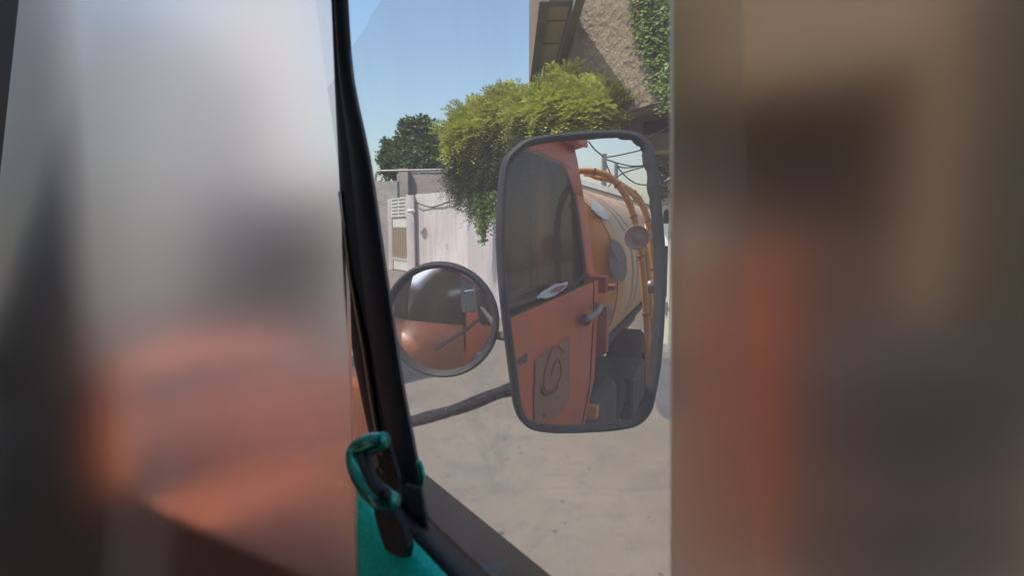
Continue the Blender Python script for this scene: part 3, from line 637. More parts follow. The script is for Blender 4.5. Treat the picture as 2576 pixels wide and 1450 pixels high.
# window surround (rear post with rounded corner, header)
def win_z_top(f_):   # header lower edge
    return .235 if f_ > -.74 else .235-.10*min(1, (-.74-f_)/.15)**2.2
pm = MB(); rows_o = []
nf = 60
fs = list(np.linspace(-1.05, .46, nf+1))
for t_ in np.linspace(0, 1, 5):
    rows_o.append([TW(rz((z0_ := (.335*(1-t_)+(win_z_top(f_) if f_ > -.895 else .235-.10)*t_))), f_, z0_) for f_ in fs])
pm.grid(rows_o)
pm.grid([[TW(rz(z_), f_, z_) for f_ in np.linspace(-1.05, -.905+ .0, 5)] for z_ in np.linspace(.14, -.195, 14)])
pm.build('window_surround', 'orange', DO, True, solid=.012)
# rubber channel following the opening
op = [(f_, win_z_top(f_)-.004) for f_ in np.linspace(.44, -.885, 30)]+[(-.897, z_) for z_ in np.linspace(.11, -.14, 10)]+[(-.885, -.168), (-.86, -.182)]
op2 = [TW(.163, f_, -.214) for f_ in np.linspace(-.80, .42, 20)]
MB().tube([TW(rz(z_)-.004, f_, z_) for f_, z_ in op]+op2, [.0105]*len(op)+[.004]*20, 8).build('window_rubber', 'rubber', DO, True)
# the dusty main pane, inner plane r + .11 z = .148
PN = (R+Z*.11).normalized(); PP = R*.148-Z*0
def PL(x, y): return hit(x, y, PP, PN)
def pr(z_): return .148-.11*z_
def clean_edge(g, f):      # the torn clean corner of the dust film, top front
    gx = g.n('ShaderNodeVectorMath', operation='DOT_PRODUCT'); gx.inputs[1].default_value = CE_D
    nz = g.n('ShaderNodeTexNoise'); nz.inputs['Scale'].default_value = 60; nz.inputs['Detail'].default_value = 4; g.l(g.tc.outputs['Object'], nz.inputs['Vector'])
    g.l(g.tc.outputs['Object'], gx.inputs[0])
    a1 = g.n('ShaderNodeMath', operation='MULTIPLY_ADD'); g.l(nz.outputs['Fac'], a1.inputs[0]); a1.inputs[1].default_value = .008; g.l(gx.outputs['Value'], a1.inputs[2])
    gt = g.n('ShaderNodeMath', operation='LESS_THAN'); g.l(a1.outputs[0], gt.inputs[0]); gt.inputs[1].default_value = CE_V
    mu = g.n('ShaderNodeMath', operation='MULTIPLY'); g.l(f, mu.inputs[0]); g.l(gt.outputs[0], mu.inputs[1]); return mu.outputs[0]
o_tr = TR.location
pa, pb, pc = PL(960, 0)-o_tr, PL(880, 130)-o_tr, PL(880, 0)-o_tr
ln = (pb-pa).normalized(); cd = (pc-pa)-ln*((pc-pa).dot(ln)); cd.normalize()
CE_D = tuple(cd); CE_V = pa.dot(cd)+.004
M['pane'] = pane('dusty_window_glass', (.93, .935, .94), .235, (.86, .74, .66), clean_edge)
fS = .448
M['pane_rear'] = pane('rear_window_glass', (.8, .66, .60), .20, (.46, .25, .19))  # brown-mauve window reflections put into the tint and dust colour
mp_ = MB(); mp_.add([TW(pr(z_), f_, z_) for f_, z_ in [(.095, -.21), (fS, -.21), (fS, .3), (.095, .3)]], [(0, 1, 2, 3)])
MB().add([TW(pr(z_), f_, z_) for f_, z_ in [(-.9, -.21), (.0, -.21), (.0, .25), (-.9, .25)]], [(0, 1, 2, 3)]).build('rear_pane', 'pane_rear', DO)
mp_.build('window_pane', 'pane', DO)
fm = MB(); q = [PL(1696, 1560), PL(2700, 1560), PL(2700, -250), PL(1696, -250)]
tq = [toT(p_) for p_ in q]
ff = lambda z_: tq[0][1]+(tq[3][1]-tq[0][1])*(z_-tq[0][2])/(tq[3][2]-tq[0][2])
q = [TW(pr(z_), f_, z_) for f_, z_ in [(ff(-.32), -.32), (.002, -.32), (.002, .3), (ff(.3), .3)]]
fm.prism(q, -PN*.002).build('frosted_pane', 'frost_smoke', DO)
# quarter window, frosted film
S_, E_ = (.149, .449), (-.22, 1.005)
q = [TW(S_[0], S_[1], -.95), TW(E_[0], E_[1], -.95), TW(E_[0], E_[1], .34), TW(S_[0], S_[1], .34)]
MB().prism(q, (R*-.8-F*.5).normalized()*.004).build('quarter_window', 'frost', TR)
# vent bar between the panes
Lb = [(838, -170), (846, 0), (853, 200), (860, 400), (868, 600), (879, 790), (895, 900), (925, 1050), (955, 1180), (985, 1290), (1030, 1390), (1075, 1470), (1120, 1560)]
Rb = [(862, -170), (868, 0), (884, 200), (925, 400), (955, 600), (977, 750), (1007, 950), (1033, 1090), (1060, 1230), (1078, 1330), (1100, 1430), (1120, 1500), (1150, 1600)]
Lb = curve([Vector((a_, b_, 0)) for a_, b_ in Lb], 3); Rb = curve([Vector((a_, b_, 0)) for a_, b_ in Rb], 3)
rows = []
for k, hgt in ((0, -.002), (0.0, .0), (.06, .003), (.3, .004), (.46, .001), (.5, .001), (.56, .004), (.85, .005), (.97, .003), (1, .0), (1, -.002)):
    rows.append([PL(a_.x+(b_.x-a_.x)*k, a_.y+(b_.y-a_.y)*k)-PN*hgt for a_, b_ in zip(Lb, Rb)])
MB().grid(rows).build('vent_bar', 'rubber_dusty', DO, True, solid=.002)
ch = [(872, 480, 878), (886, 600, 892), (897, 700, 904), (914, 800, 922), (926, 870, 936), (938, 960, 949), (953, 1050, 963), (968, 1130, 978), (984, 1220, 995), (1002, 1320, 1012)]
rows = [[PL(a_, y_)-PN*.0052 for a_, y_, b_ in ch], [PL((a_+b_)/2, y_)-PN*.0072 for a_, y_, b_ in ch], [PL(b_, y_)-PN*.0052 for a_, y_, b_ in ch]]
MB().grid(rows).build('chrome_strip', 'chrome', DO, True, solid=.001)
# black sill channel and green inner rail and panel
fa, fb_ = -.35, 1
def endf(r_): return r_*2.985
def strip(name, sec, mat, parent, f0=-.35, lim=None, smooth=True, solid=.003):
    rows = []
    for r_, z_ in sec:
        fe = lim(r_) if lim else .44
        rows.append([TW(r_, f0+(fe-f0)*i/24, z_) for i in range(25)])
    return MB().grid(rows).build(name, mat, parent, smooth, solid=solid)
strip('sill_rubber', [(.166, -.214), (.162, -.204), (.155, -.196), (.148, -.190), (.141, -.184), (.134, -.180), (.129, -.182)], 'rubber', DO, lim=endf)
strip('inner_panel', [(.131, -.186), (.127, -.181), (.119, -.183), (.113, -.192), (.110, -.21), (.108, -.26), (.104, -.27), (.104, -.45), (.10, -.9)], 'green_panel', DO, lim=endf)
pp = [hit(x_, y_, R*.1435, R) for x_, y_ in [(985, 1240), (1030, 1215), (1062, 1225), (1074, 1290), (1090, 1365), (1108, 1440), (1135, 1530), (1060, 1540), (1020, 1400)]]
MB().prism(pp, -R*.003).build('bar_boot', 'rubber', DO, bevel=.002)
# dark torn seal at the foot of the vent bar
pp = [hit(x_, y_, R*.118, R) for x_, y_ in [(955, 1262), (1000, 1268), (1032, 1328), (1042, 1372), (1036, 1400), (1012, 1394), (985, 1378), (968, 1330), (958, 1290)]]
MB().prism(pp, -R*.004).build('torn_seal', 'rubber', DO)
# vent latch: a curved green lever with a catch
def LT(x_, y_, r_): return hit(x_+10, y_, R*r_, R)
lt = curve([LT(958, 1108, .112), LT(925, 1112, .108), LT(898, 1128, .106), LT(893, 1160, .104), LT(905, 1200, .103), LT(925, 1232, .103), LT(950, 1252, .104), LT(985, 1265, .108)], 6)
rads = [float(np.interp(i/(len(lt)-1), [0, .2, .35, .6, .85, 1], [.0046, .0056, .0075, .0068, .0066, .0045])) for i in range(len(lt))]
LH = MB().tube(lt, rads, 12).build('vent_latch', 'green', DO, True)
MB().tube(curve([LT(905, 1150, .1035), LT(915, 1185, .1015), LT(935, 1222, .1012), LT(960, 1246, .102)], 5), .0035, 8).build('latch_edge', 'rubber', LH, True)
mb = MB()
for pts_ in ([(930, 1150), (945, 1142), (952, 1168), (940, 1185)], [(945, 1140), (962, 1136), (960, 1148)], [(948, 1172), (958, 1180), (966, 1196), (956, 1188)]):
    mb.prism([LT(x_, y_, .121) for x_, y_ in pts_], -R*.002)
mb.build('latch_spring', 'chrome', LH)
mb = MB(); mb.prism([LT(x_, y_, .122) for x_, y_ in [(918, 1118), (975, 1112), (1000, 1200), (1003, 1260), (975, 1262), (935, 1215), (915, 1165)]], -R*.002); mb.build('latch_plate', 'black', LH)
# small green bracket right of the bar
MB().tube(curve([LT(1041, 1160, .15), LT(1049, 1180, .15), LT(1052, 1200, .15), LT(1048, 1222, .15)], 5), [.001]+[.002]*14+[.001], 8).build('catch_rim', 'green', DO, True)

# cab shell: rear wall, roof, seat, far side closed to keep sky light out
MB().grid([[TW(r_, f_, z_) for f_ in (-1.06, .5)] for r_, z_ in [(.10, .335), (.135, .345), (.15, .34), (.148, .365), (.10, .40), (-.1, .46), (-.5, .5), (-1.6, .5)]]).build('roof', 'orange', TR, True, solid=.01)
MB().grid([[TW(r_, f_, z_) for f_ in (-1.0, .5)] for r_, z_ in [(.085, .32), (.02, .36), (-.3, .42), (-1.6, .45)]]).build('headlining', 'liner', TR, True)
rows = [[TW(rz(z_)+(-.02), -1.05, z_), TW(rz(z_)-.05, -1.16, z_), TW(-.8, -1.2, z_)] for z_ in (.42, .33, .1, -.2, -.5, -.85, -1.1)]
MB().grid(rows).build('rear_corner', 'orange', TR, True)
MB().box(TW(-1.72, -.05, -.3), R*.02, F*1.0, Z*.8).build('far_door', 'liner', TR)  # unseen; carried solid up to the roof to block sky light
MB().prism([TW(r_, -1.035, z_) for r_, z_ in [(-1.66, .4), (.03, .4), (.09, .3), (.125, .1), (.15, -.1), (.16, -.3), (.12, -1.1), (-1.66, -1.1)]], F*.03).build('rear_wall', 'liner', TR)
MB().box(TW(-.42, -.72, -.42), R*.42, F*.07, Z*.35).build('seat_back', 'seat', TR, bevel=.03)
MB().box(TW(-.42, -.45, -.78), R*.42, F*.28, Z*.08).build('seat_cushion', 'seat', TR, bevel=.03)
MB().grid([[TW(.02+.02*math.sin(i*1.3), -.93+i*.012, z_) for i in range(16)] for z_ in (.25, 0, -.25)]).build('curtain', 'curtain', TR, True, solid=.002)
MB().grid([[TW(r_, f_, -1.1) for f_ in (-1.05, .7)] for r_ in (.14, -1.7)]).build('cab_floor', 'black', TR)
# nose: rounded bonnet and fender ahead of the door
rows = []
def sup(a_, p_): return math.copysign(abs(a_)**p_, a_)
NC = (-.72, 1.36)
for z_, sx, sy in [(-.40, .55, .25), (-.405, .9, .52), (-.41, 1.02, .60), (-.42, 1.08, .655), (-.435, 1.12, .69), (-.45, 1.125, .70), (-.46, 1.10, .69), (-.48, 1.115, .70), (-.7, 1.13, .71), (-1.0, 1.12, .70), (-1.2, 1.08, .68)]:
    rows.append([TW(NC[0]+sx*sup(math.cos(a_), .42), NC[1]-.02+sy*sup(math.sin(a_), .42)*(1 if math.sin(a_) > 0 else .3), z_) for a_ in np.linspace(0, 2*math.pi, 65)[:-1]])
nose = MB(); nose.grid(rows, close=True); nose.add(rows[0], [tuple(range(64))]); nose.build('nose', 'orange_dim', TR, True)
MB().tube(curve([TW(.398, 1.08, -.44), TW(.404, 1.2, -.44), TW(.405, 1.35, -.445), TW(.404, 1.55, -.45)], 6), .009, 8).build('nose_trim', 'orange2', TR, True)
# cab side from door front edge to the nose
rows = []
for i in range(31):
    f_ = .452+1.2*i/30; ro = min(.40*f_, .405); ri = max(.149-.309*(f_-.449)/.466+.035, .0); zt_ = float(np.interp(f_, [.45, .7, 1.1, 1.4, 1.55, 1.66], [-.34, -.295, -.235, -.235, -.27, -.42]))
    w_ = ro-ri; row = []
    for u_, dz in [(0, -.012), (.35, 0), (.6, -.006), (.8, -.022), (.93, -.05), (.985, -.09), (1, -.14), (1.0, -.20), (.985, -.215), (1.0, -.23), (1.0, -.5), (.98, -.86)]: row.append(TW(ri+w_*u_, f_, zt_+dz))
    rows.append(row)
MB().grid(rows).build('fender', 'orange_dim', TR, True)
MB().box(TW(-.36, 1.06, -.55), R*.33, F*.03, Z*.36).build('cowl', 'black', TR, bevel=.02)
MB().box(TW(-.6, 1.92, -1.1), R*1.05, F*.08, Z*.13).build('bumper', 'white', TR, bevel=.03)
# windscreen and pillars
MB().add([TW(-.16, .92, -.2), TW(-1.5, .92, -.2), TW(-1.5, .6, .42), TW(-.02, .6, .42)], [(0, 1, 2, 3)]).build('windscreen', 'screen', TR)
MB().tube([TW(-.13, 1.04, -1.2), TW(-.125, 1.02, -.2), TW(-.12, 1.0, .4), TW(-.11, .98, .7)], .085, 14).build('windscreen_pillar', 'rubber', TR, True)
# small lettering-like vents on the nose side are pressed slots
mb = MB()
for i in range(7): mb.box(TW(.4065, 1.10+i*.075, -.66), F*.024, R*.004, Z*.011)
mb.build('nose_slot', 'black', TR)

# things seen on the door in the mirror
def onr(x_, y_, off=.0):
    p_ = MR(x_, y_, 'r', .2); 
    for _ in range(6):
        z_ = p_.z-EYE; p_ = MR(x_, y_, 'r', rz(z_)+off)
    return p_
def decal(name, poly, mat, parent, off=.003):
    pts_ = [onr(x_, y_, off) for x_, y_ in poly]; return mesh(name, pts_, [tuple(range(len(pts_)))], mat, parent)
def wob(poly, n_=5, amp=2.2):
    out = []; m_ = len(poly)
    for i in range(m_):
        a_, b_ = poly[i], poly[(i+1) % m_]
        for k in range(n_): t = k/n_; out.append((a_[0]+(b_[0]-a_[0])*t+random.uniform(-amp, amp), a_[1]+(b_[1]-a_[1])*t+random.uniform(-amp, amp)))
    return out
decal('worn_patch', wob([(1348, 750), (1368, 731), (1395, 716), (1430, 710), (1420, 728), (1400, 742), (1375, 751)], 4, 2), 'white', DO, .004)
decal('worn_patch', wob([(1382, 738), (1395, 724), (1418, 715), (1424, 719), (1410, 733)], 3, 2), 'orange2', DO, .0065)
gq_ = [(1347, 935), (1347, 905), (1380, 880), (1410, 862), (1433, 850), (1434, 900), (1434, 1000), (1418, 1030), (1395, 1055), (1345, 1063), (1344, 1000)]
g = G('faded_badge_paint'); g.col(g.ramp(g.noise(20, 6, .7), [(.3, (.26, .12, .075)), (.7, (.34, .15, .09))])); g.rough(.6); M['badge'] = g.m
for i in range(4):   # badge laid in four strips so that it follows the curve of the door
    ys = [845+i*56, 845+(i+1)*56]
    def cut(poly, y0, y1):
        def clip(pl_, yy, keep):
            out = []
            for k in range(len(pl_)):
                a_, b_ = pl_[k], pl_[(k+1) % len(pl_)]; ia, ib = keep(a_[1], yy), keep(b_[1], yy)
                if ia: out.append(a_)
                if ia != ib: t = (yy-a_[1])/(b_[1]-a_[1]); out.append((a_[0]+(b_[0]-a_[0])*t, yy))
            return out
        return clip(clip(poly, y0, lambda v1, v2: v1 >= v2), y1, lambda v1, v2: v1 <= v2)
    q = cut(gq_, *ys)
    if len(q) > 2: decal('badge', q, 'badge', DO, .004)
sw = [(1421, 888), (1405, 872), (1390, 882), (1375, 920), (1368, 955), (1370, 978), (1385, 983), (1402, 968), (1412, 935), (1406, 905), (1396, 915), (1386, 945)]
sp_ = curve([onr(x_, y_, .006) for x_, y_ in sw], 4)
MB().tube(sp_, [.0016+.0022*abs(math.sin(i*.21)) for i in range(len(sp_))], 6).build('badge_swirl', 'orange2', DO, True)
s2 = curve([onr(x_, y_, .006) for x_, y_ in [(1361, 975), (1366, 990), (1378, 993), (1395, 985), (1403, 972)]], 4)
MB().tube(s2, [.002+.002*math.sin(i/len(s2)*3.1) for i in range(len(s2))], 6).build('badge_swirl', 'black', DO, True)
decal('scrape', wob([(1285, 905), (1300, 898), (1306, 905), (1322, 886), (1329, 895), (1325, 912), (1308, 918), (1290, 914)], 3, 1.5), 'black', DO, .004)
decal('scrape', [(1364, 1045), (1372, 1040), (1376, 1046), (1370, 1053)], 'black', DO, .0045)
MB().tube([TW(rz(z_)+.001, -.955, z_) for z_ in np.linspace(-.205, -1.08, 24)], .0035, 6).build('door_seam', 'black', DO, True)
# handle
hp = [onr(1468, 812, .0), onr(1470, 806, .03), onr(1490, 797, .045), onr(1505, 783, .045), onr(1509, 772, .03), onr(1500, 768, .0)]
HD = MB().tube(curve(hp, 4), .012, 10).build('door_handle', 'steel', DO, True)
MB().tube([onr(1472, 806, -.002), onr(1472, 806, .012)], .022, 14).build('lock', 'black', HD, True)

# tank behind the cab
TC = (-.75, -.26)   # centre r, z
def tk(a_, s=1.0): return TC[0]+.98*s*sup(math.cos(a_), .85), TC[1]+.60*s*sup(math.sin(a_), .85)
def tankgrid(f0, f1, s0, s1, nfs=2, a0=0, a1=2*math.pi, n_=72):
    rows = []
    for i in range(nfs+1):
        t = i/nfs; s_ = s0+(s1-s0)*t; rows.append([TW(tk(a_, s_)[0], f0+(f1-f0)*t, tk(a_, s_)[1]) for a_ in np.linspace(a0, a1, n_+1)])
    return rows
g = G('tank_cream_paint'); n1 = g.noise(3, 8, .65); n2 = g.noise(1.3, 9, .75)
cc = g.mix(g.ramp(n1, [(.3, (0, 0, 0)), (.7, (1, 1, 1))]), (.62, .37, .17), (.74, .47, .24))
cc = g.mix(g.ramp(g.noise(8, 10, .8), [(.60, (0, 0, 0)), (.66, (.7, .7, .7))]), cc, (.32, .22, .14))
g.col(cc); g.rough(.55); g.bump(n1, .2, .01); M['tank_c'] = g.m
TK = MB().grid(tankgrid(-1.42, -6.2, 1, 1, 12)).build('tank', 'tank_c', TR, True)
g = G('tank_end_paint'); sx_ = g.n('ShaderNodeSeparateXYZ'); g.l(g.tc.outputs['Object'], sx_.inputs[0])
a1 = g.n('ShaderNodeMath', operation='MULTIPLY_ADD'); g.l(g.noise(6, 6, .7), a1.inputs[0]); a1.inputs[1].default_value = .10; g.l(sx_.outputs[2], a1.inputs[2])
g.col(g.mix(g.ramp(a1.outputs[0], [(.0, (1, 1, 1)), (1, (1, 1, 1))]), (.5, .45, .4), (.62, .27, .08)))
gt_ = g.n('ShaderNodeMath', operation='GREATER_THAN'); g.l(a1.outputs[0], gt_.inputs[0]); gt_.inputs[1].default_value = 1.70
cc = g.mix(g.ramp(g.noise(9, 8, .75), [(.5, (0, 0, 0)), (.6, (.8, .8, .8))]), (.52, .46, .40), (.27, .25, .24)); g.col(g.mix(gt_.outputs[0], cc, (.80, .36, .10))); g.rough(.5)
M['tank_end'] = g.m
MB().grid(tankgrid(-1.30, -1.33, .3, .9, 2)+tankgrid(-1.34, -1.42, .93, 1.0, 2)).build('tank_end', 'tank_end', TK, True)
rows = tankgrid(-1.42, -1.60, 1.004, 1.004, 2)
MB().grid(rows).build('tank_band', 'tank_o', TK, True)
for f_ in (-1.95, -2.15, -3.2, -3.4, -4.6): MB().grid(tankgrid(f_, f_-.025, 1.006, 1.006, 1)).build('tank_seam', 'band', TK, True)
def ontank(x_, y_, off=0.):    # mirror pixel onto the tank side surface
    d = ray(x_, y_); t = MC.dot(MN)/d.dot(MN); p = d*t; d2 = d-MN*(2*d.dot(MN)); best = None
    for k in range(2500):
        q = p+d2*(k*.003); r_, f_, z_ = q.dot(R), q.dot(F), q.z
        if f_ < -1.2:
            u = abs((r_-TC[0])/(.98+off))**(2/.85)+abs((z_-TC[1])/(.60+off))**(2/.85)
            if u < 1 and f_ <= -1.3: return q+CAMZ
    return None
def tdecal(name, poly, mat, off):
    pts_ = [ontank(x_, y_, off) for x_, y_ in poly]; pts_ = [p_ for p_ in pts_ if p_]
    if len(pts_) > 2:
        c_ = ontank(sum(q[0] for q in poly)/len(poly), sum(q[1] for q in poly)/len(poly), off) or sum(pts_, Vector())/len(pts_)
        return mesh(name, [c_]+pts_, [(0, i+1, (i+1) % len(pts_)+1) for i in range(len(pts_))], mat, TK)
tdecal('bare_patch', wob([(1486, 513), (1497, 508), (1510, 515), (1522, 530), (1535, 545), (1530, 552), (1515, 550), (1500, 537), (1488, 526)], 4, 1.5), 'white', .012)
tdecal('primer_patch', wob([(1540, 600), (1560, 612), (1575, 640), (1578, 680), (1570, 705), (1548, 708), (1536, 680), (1532, 640)], 4, 1), 'primer', .012)
# orange brackets between cab and tank, chassis, wheels
for x_, y_, w_, h_ in ((1508, 715, .035, .035), (1520, 722, .05, .012), (1512, 830, .03, .10)):
    c_ = MR(x_, y_, 'f', -1.14 if w_ < .05 else -1.2); MB().box(c_, R*w_, F*.03, Z*h_).build('bracket', 'orange2', TR, bevel=.004)
c_ = MR(1488, 1036, 'f', -1.1); MB().box(c_, R*.028, F*.03, Z*.028).build('bracket', 'pipe', TR, bevel=.004)
MB().prism([TW(.05, -1.35, -.70), TW(.05, -6.0, -.70), TW(-.35, -6.0, -1.25), TW(-.35, -1.35, -1.25)], -R*1.1).build('tank_cradle', 'undercar', TR)
MB().box(TW(-.35, -3.6, -1.1), R*.06, F*2.6, Z*.1).build('chassis_rail', 'undercar', TR)
MB().box(TW(-.1, -1.9, -1.12), R*.22, F*.32, Z*.2).build('fuel_tank', 'undercar', TR, bevel=.06)
MB().tube([TW(.0, -1.9, -1.5), TW(.02, -1.9, -1.35)], .06, 12).build('fuel_cap', 'steel', TR, True)
for f_ in (-4.3, 1.15): wheel(TR, TW(-.12 if f_ < 0 else .12, f_, -EYE+.5), R, .5, .3)
MB().box(TW(-.05, -3.1, -1.25), R*.2, F*.35, Z*.16).build('tool_box', 'undercar', TR, bevel=.02)
wheel(TR, TW(.0, -2.6, -1.42), R, .36, .2)
# hoop pipes and walkway
def pipe(name, px, f_, rad):
    cv = curve([MR(x_, y_, 'f', f_) for x_, y_ in px], 6); o = MB().tube(cv, rad, 12).build(name, 'pipe', TR, True)
    for k in range(9, len(cv)-2, 13):
        MB().tube([cv[k].lerp(cv[k+1], .2), cv[k].lerp(cv[k+1], .8)], rad*1.22, 12).build('clamp', 'orange2', o, True)
    return o
pipe('hoop_pipe', [(1440, 432), (1475, 430), (1510, 435), (1535, 446), (1560, 472), (1580, 505), (1595, 548), (1604, 590), (1612, 640), (1619, 700), (1624, 770), (1630, 850), (1634, 930), (1630, 1000)], -1.27, .015)
pipe('hoop_pipe', [(1470, 436), (1505, 441), (1535, 449), (1570, 470), (1600, 492), (1618, 520), (1631, 560), (1640, 610), (1646, 670), (1651, 740), (1655, 830)], -1.75, .017)
pipe('hoop_pipe', [(1485, 440), (1500, 447), (1525, 452), (1555, 462), (1578, 478), (1600, 500)], -1.5, .011)
MB().tube([MR(1640, 722, 'f', -1.3), MR(1652, 716, 'f', -1.75)], .03, 10).build('pipe_joint', 'steel', TR, True)
# round lamp on the hoop
LC = MR(1602, 598, 'f', -1.2); ax = (MR(1602, 598, 'f', -.5)-LC).normalized(); u = ax.orthogonal().normalized(); v_ = ax.cross(u)
rows = []
for rr, h in [(.001, .006), (.012, .007), (.013, .004), (.035, .0), (.048, .006), (.052, .012), (.054, .008), (.052, -.006), (.03, -.02), (.001, -.024)]:
    rows.append([LC+(u*math.cos(2*math.pi*k/32)+v_*math.sin(2*math.pi*k/32))*rr+ax*h for k in range(32)])
RLm = MB().grid(rows, close=True).build('round_reflector', 'horn', TR, True)
MB().tube([LC-ax*.01, MR(1640, 585, 'f', -1.24)], .008, 8).build('reflector_arm', 'horn', RLm, True)
# red-brown ladder/side rail
MB().tube([MR(1628, 560, 'f', -2.6), MR(1640, 900, 'f', -2.6)], .02, 8).build('side_rail', 'pipe', TR, True)

# ------------------------------------------------------------------ the big mirror
outer = [(1290, 372), (1320, 350), (1370, 338), (1450, 330), (1540, 326), (1590, 330), (1620, 343), (1640, 365), (1650, 400), (1660, 480), (1668, 560), (1674, 650), (1674, 740), (1670, 830), (1662, 920), (1650, 990), (1640, 1030), (1620, 1058), (1590, 1075), (1540, 1084), (1480, 1088), (1420, 1090), (1370, 1088), (1330, 1078), (1305, 1055), (1293, 1020), (1285, 960), (1275, 880), (1265, 800), (1257, 720), (1252, 640), (1251, 560), (1255, 480), (1262, 420), (1272, 392)]
oc = curve([Vector((a_, b_, 0)) for a_, b_ in outer+[outer[0]]], 5)[:-1]
def MP(x_, y_, off=0.): return hit(x_, y_, MC, MN)-MN*off        # on the mirror plane, off towards the viewer
cen = Vector((1463, 712, 0)); n_o = len(oc); rows = []
def inset(p_, amt, wid=True):
    d_ = p_-cen; xr = 1 if p_.x > 1600 else 0
    return p_
nrm = []
for i in range(n_o):
    t_ = (oc[(i+1) % n_o]-oc[i-1]).normalized(); nrm.append(Vector((-t_.y, t_.x, 0)))
if (oc[0]+nrm[0]*5-cen).length > (oc[0]-cen).length: nrm = [-q for q in nrm]
def wid(p_):  # how wide the rubber lip is at this point
    s_ = 20
    if p_.x > 1590: s_ = 20+10*min(1, (p_.x-1590)/60)
    if p_.y < 420: s_ += 3
    return s_
jag = [random.uniform(-1, 1) for _ in range(n_o)]
for k, off in ((0.15, -.035), (-.0, -.02), (0, -.004), (.12, .006), (.35, .010), (.65, .009), (.9, .004), (1.0, -.0005)):
    row = []
    for i, p_ in enumerate(oc):
        amt = k*wid(p_)
        if k >= .9 and (p_.y < 560 and p_.x > 1440): amt += jag[i]*2.6
        q = p_+nrm[i]*amt; row.append(MP(q.x, q.y, off))
    rows.append(row)
BM = MB().grid([r_ for r_ in rows], close=True)
bc = MN*.045; rear = [p_+(MN*.0) for p_ in rows[0]]
cb = sum(rear, Vector())/len(rear)
BM.grid([rear, [cb+(p_-cb)*.8+MN*.03 for p_ in rear]], close=True); BM.add([cb+(p_-cb)*.8+MN*.03 for p_ in rear], [tuple(range(n_o))])
MF = BM.build('wing_mirror', 'rubber_dusty', TR, True)
gl_ = [MP((p_+nrm[i]*wid(p_)*.8).x, (p_+nrm[i]*wid(p_)*.8).y, .0) for i, p_ in enumerate(oc)]
mesh('mirror_glass', gl_, [tuple(range(n_o))], 'mirror', MF)
# arm of the mirrors: taped pipe
arm = curve([P(1302, 975, .78), P(1240, 995, .79), P(1150, 1030, .83), P(1035, 1062, .88), P(900, 1100, .98), P(850, 1100, 1.1)], 14)
rr = [.0092+.0006*math.sin(i*.37)+random.uniform(-.00025, .0004) for i, _ in enumerate(arm)]
MA = MB().tube(arm, rr, 14).build('mirror_arm', 'black', TR, True)
g = G('creased_tape'); n2 = g.noise(120, 6, .7, (1, 1, 3)); g.col(g.ramp(n2, [(.4, (.025, .025, .03)), (.62, (.09, .085, .085)), (.72, (.5, .45, .42))])); g.rough(.25); g.bump(n2, 1, .004); M['tape'] = g.m
MA.data.materials.clear(); MA.data.materials.append(M['tape'])
MB().tube(curve([P(1175, 830, 1.17), P(1236, 842, 1.17), P(1262, 846, 1.12), P(1300, 848, .80)], 5), .009, 10).build('mirror_link', 'undercar', TR, True)
# round convex mirror
RD = 1.08; RC = P(1109, 806, RD); rad = 147/FOC*RD*1.02
nv = (CAMZ-RC).normalized(); nv = (nv-R*.34-Z*.20).normalized()
u = nv.cross(Z).normalized(); v_ = u.cross(nv)
RS = .30; rows = []; rg = rad-.008
for i in range(15):
    rr = rg*i/14+1e-4; h = math.sqrt(RS*RS-rr*rr)-math.sqrt(RS*RS-rg*rg)
    rows.append([RC+(u*math.cos(2*math.pi*k/72)+v_*math.sin(2*math.pi*k/72))*rr+nv*h for k in range(72)])
rows2 = []
for rr, h in [(rg-.001, .0), (rg-.001, .008), (rg+.004, .012), (rad-.003, .01), (rad, .003), (rad, -.006), (rad-.01, -.022), (rad*.6, -.035), (.001, -.04)]:
    rows2.append([RC+(u*math.cos(2*math.pi*k/72)+v_*math.sin(2*math.pi*k/72))*rr+nv*h for k in range(72)])
RM = MB().grid(rows2, close=True).build('round_mirror', 'rubber_dusty', TR, True)
MB().grid(rows, close=True).build('mirror_glass', 'mirror2', RM, True)
MB().tube([RC-nv*.036, RC-nv*.07, P(1175, 830, 1.17)], .010, 10).build('mirror_stalk', 'black', RM, True)

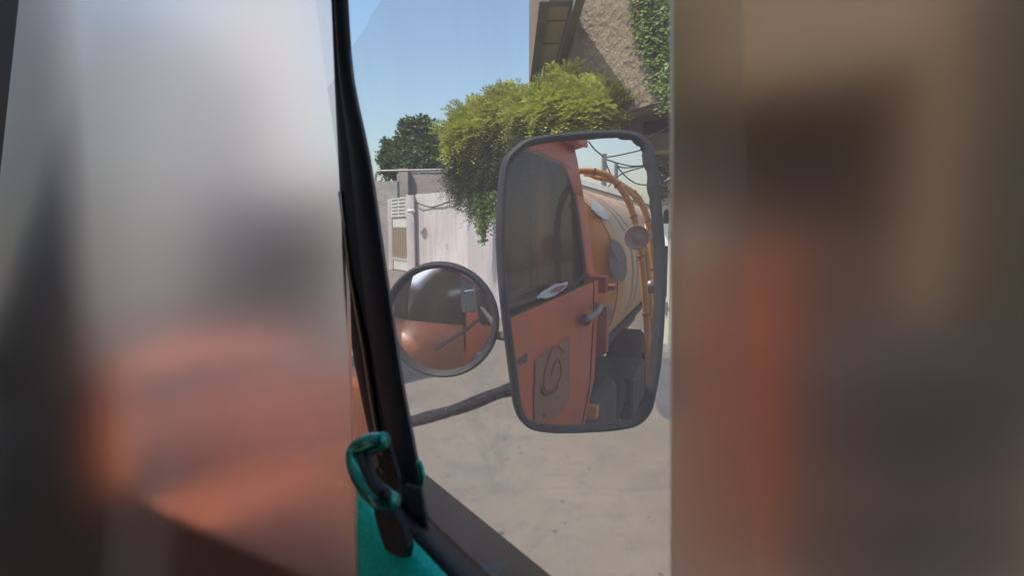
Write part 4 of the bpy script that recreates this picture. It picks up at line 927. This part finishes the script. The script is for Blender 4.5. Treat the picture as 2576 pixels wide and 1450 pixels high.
# ------------------------------------------------------------------ the street behind us, seen in the mirror
sh = thing('brown_house', 'flat roofed brown house behind the tanker, seen in the mirror', 'building', TW(-1, -14, -EYE))
A_, B_ = MR(1420, 470, 'f', -13), MR(1660, 508, 'f', -9.5); A_.z = 0; B_.z = 0
dd = B_-A_; zt1 = MR(1480, 462, 'f', -12.3).z; zt2 = MR(1655, 520, 'f', -9.6).z
zA = MR(1420, 452, 'f', -13).z-.2; zB = MR(1660, 522, 'f', -9.5).z
MB().prism([A_, B_, B_+Z*zB, A_+Z*(zA+.2)], -F*.4-R*.1).build('wall', 'grey_plaster', sh)
MB().prism([A_+Z*(zA+.2)+F*.05, B_+Z*zB+F*.05, B_+Z*(zB+.12)+F*.05, A_+Z*(zA+.32)+F*.05], -F*.6).build('parapet', 'gate_white', sh)
for (x_, y0, y1, f_, rad) in ((1520, 387, 505, -16, .1), (1550, 410, 520, -18, .085)):
    a_ = MR(x_, y0, 'f', f_); po = MB().tube([Vector((a_.x, a_.y, 0)), a_], [rad*1.25, rad*.8], 12).build('utility_pole', 'concrete_pole', origin=(a_.x, a_.y, 0))
    tag(po, 'pale utility pole with wires tied round its top' if x_ == 1520 else 'bare pale pole to the right of the wired pole', 'pole', 'utility poles behind the tanker')
ws = [([(1480, 355), (1495, 375), (1518, 396), (1530, 425), (1545, 452)], 'overhead wire dropping from upper left through the pole top'), ([(1520, 396), (1560, 390), (1645, 370)], 'overhead wire rising to the right from the pole top'), ([(1522, 400), (1560, 412), (1600, 418), (1650, 410)], 'overhead wire sagging to the right from the wired pole'), ([(1552, 418), (1580, 422), (1650, 412)], 'short level wire right of the bare pole'), ([(1552, 418), (1575, 445), (1605, 463), (1650, 466)], 'deeply sagging wire right of the bare pole'), ([(1530, 470), (1560, 440), (1600, 425), (1650, 412)], 'faint wire climbing to the right above the hoop pipes')]
for px, lb in ws:
    pts_ = [MR(x_, y_, 'f', -16-.02*(x_-1520)) for x_, y_ in px]
    tag(MB().tube(curve(pts_, 6), .022, 5).build('overhead_wire', 'cable', origin=pts_[0]), lb, 'wire', 'overhead wires behind the tanker')
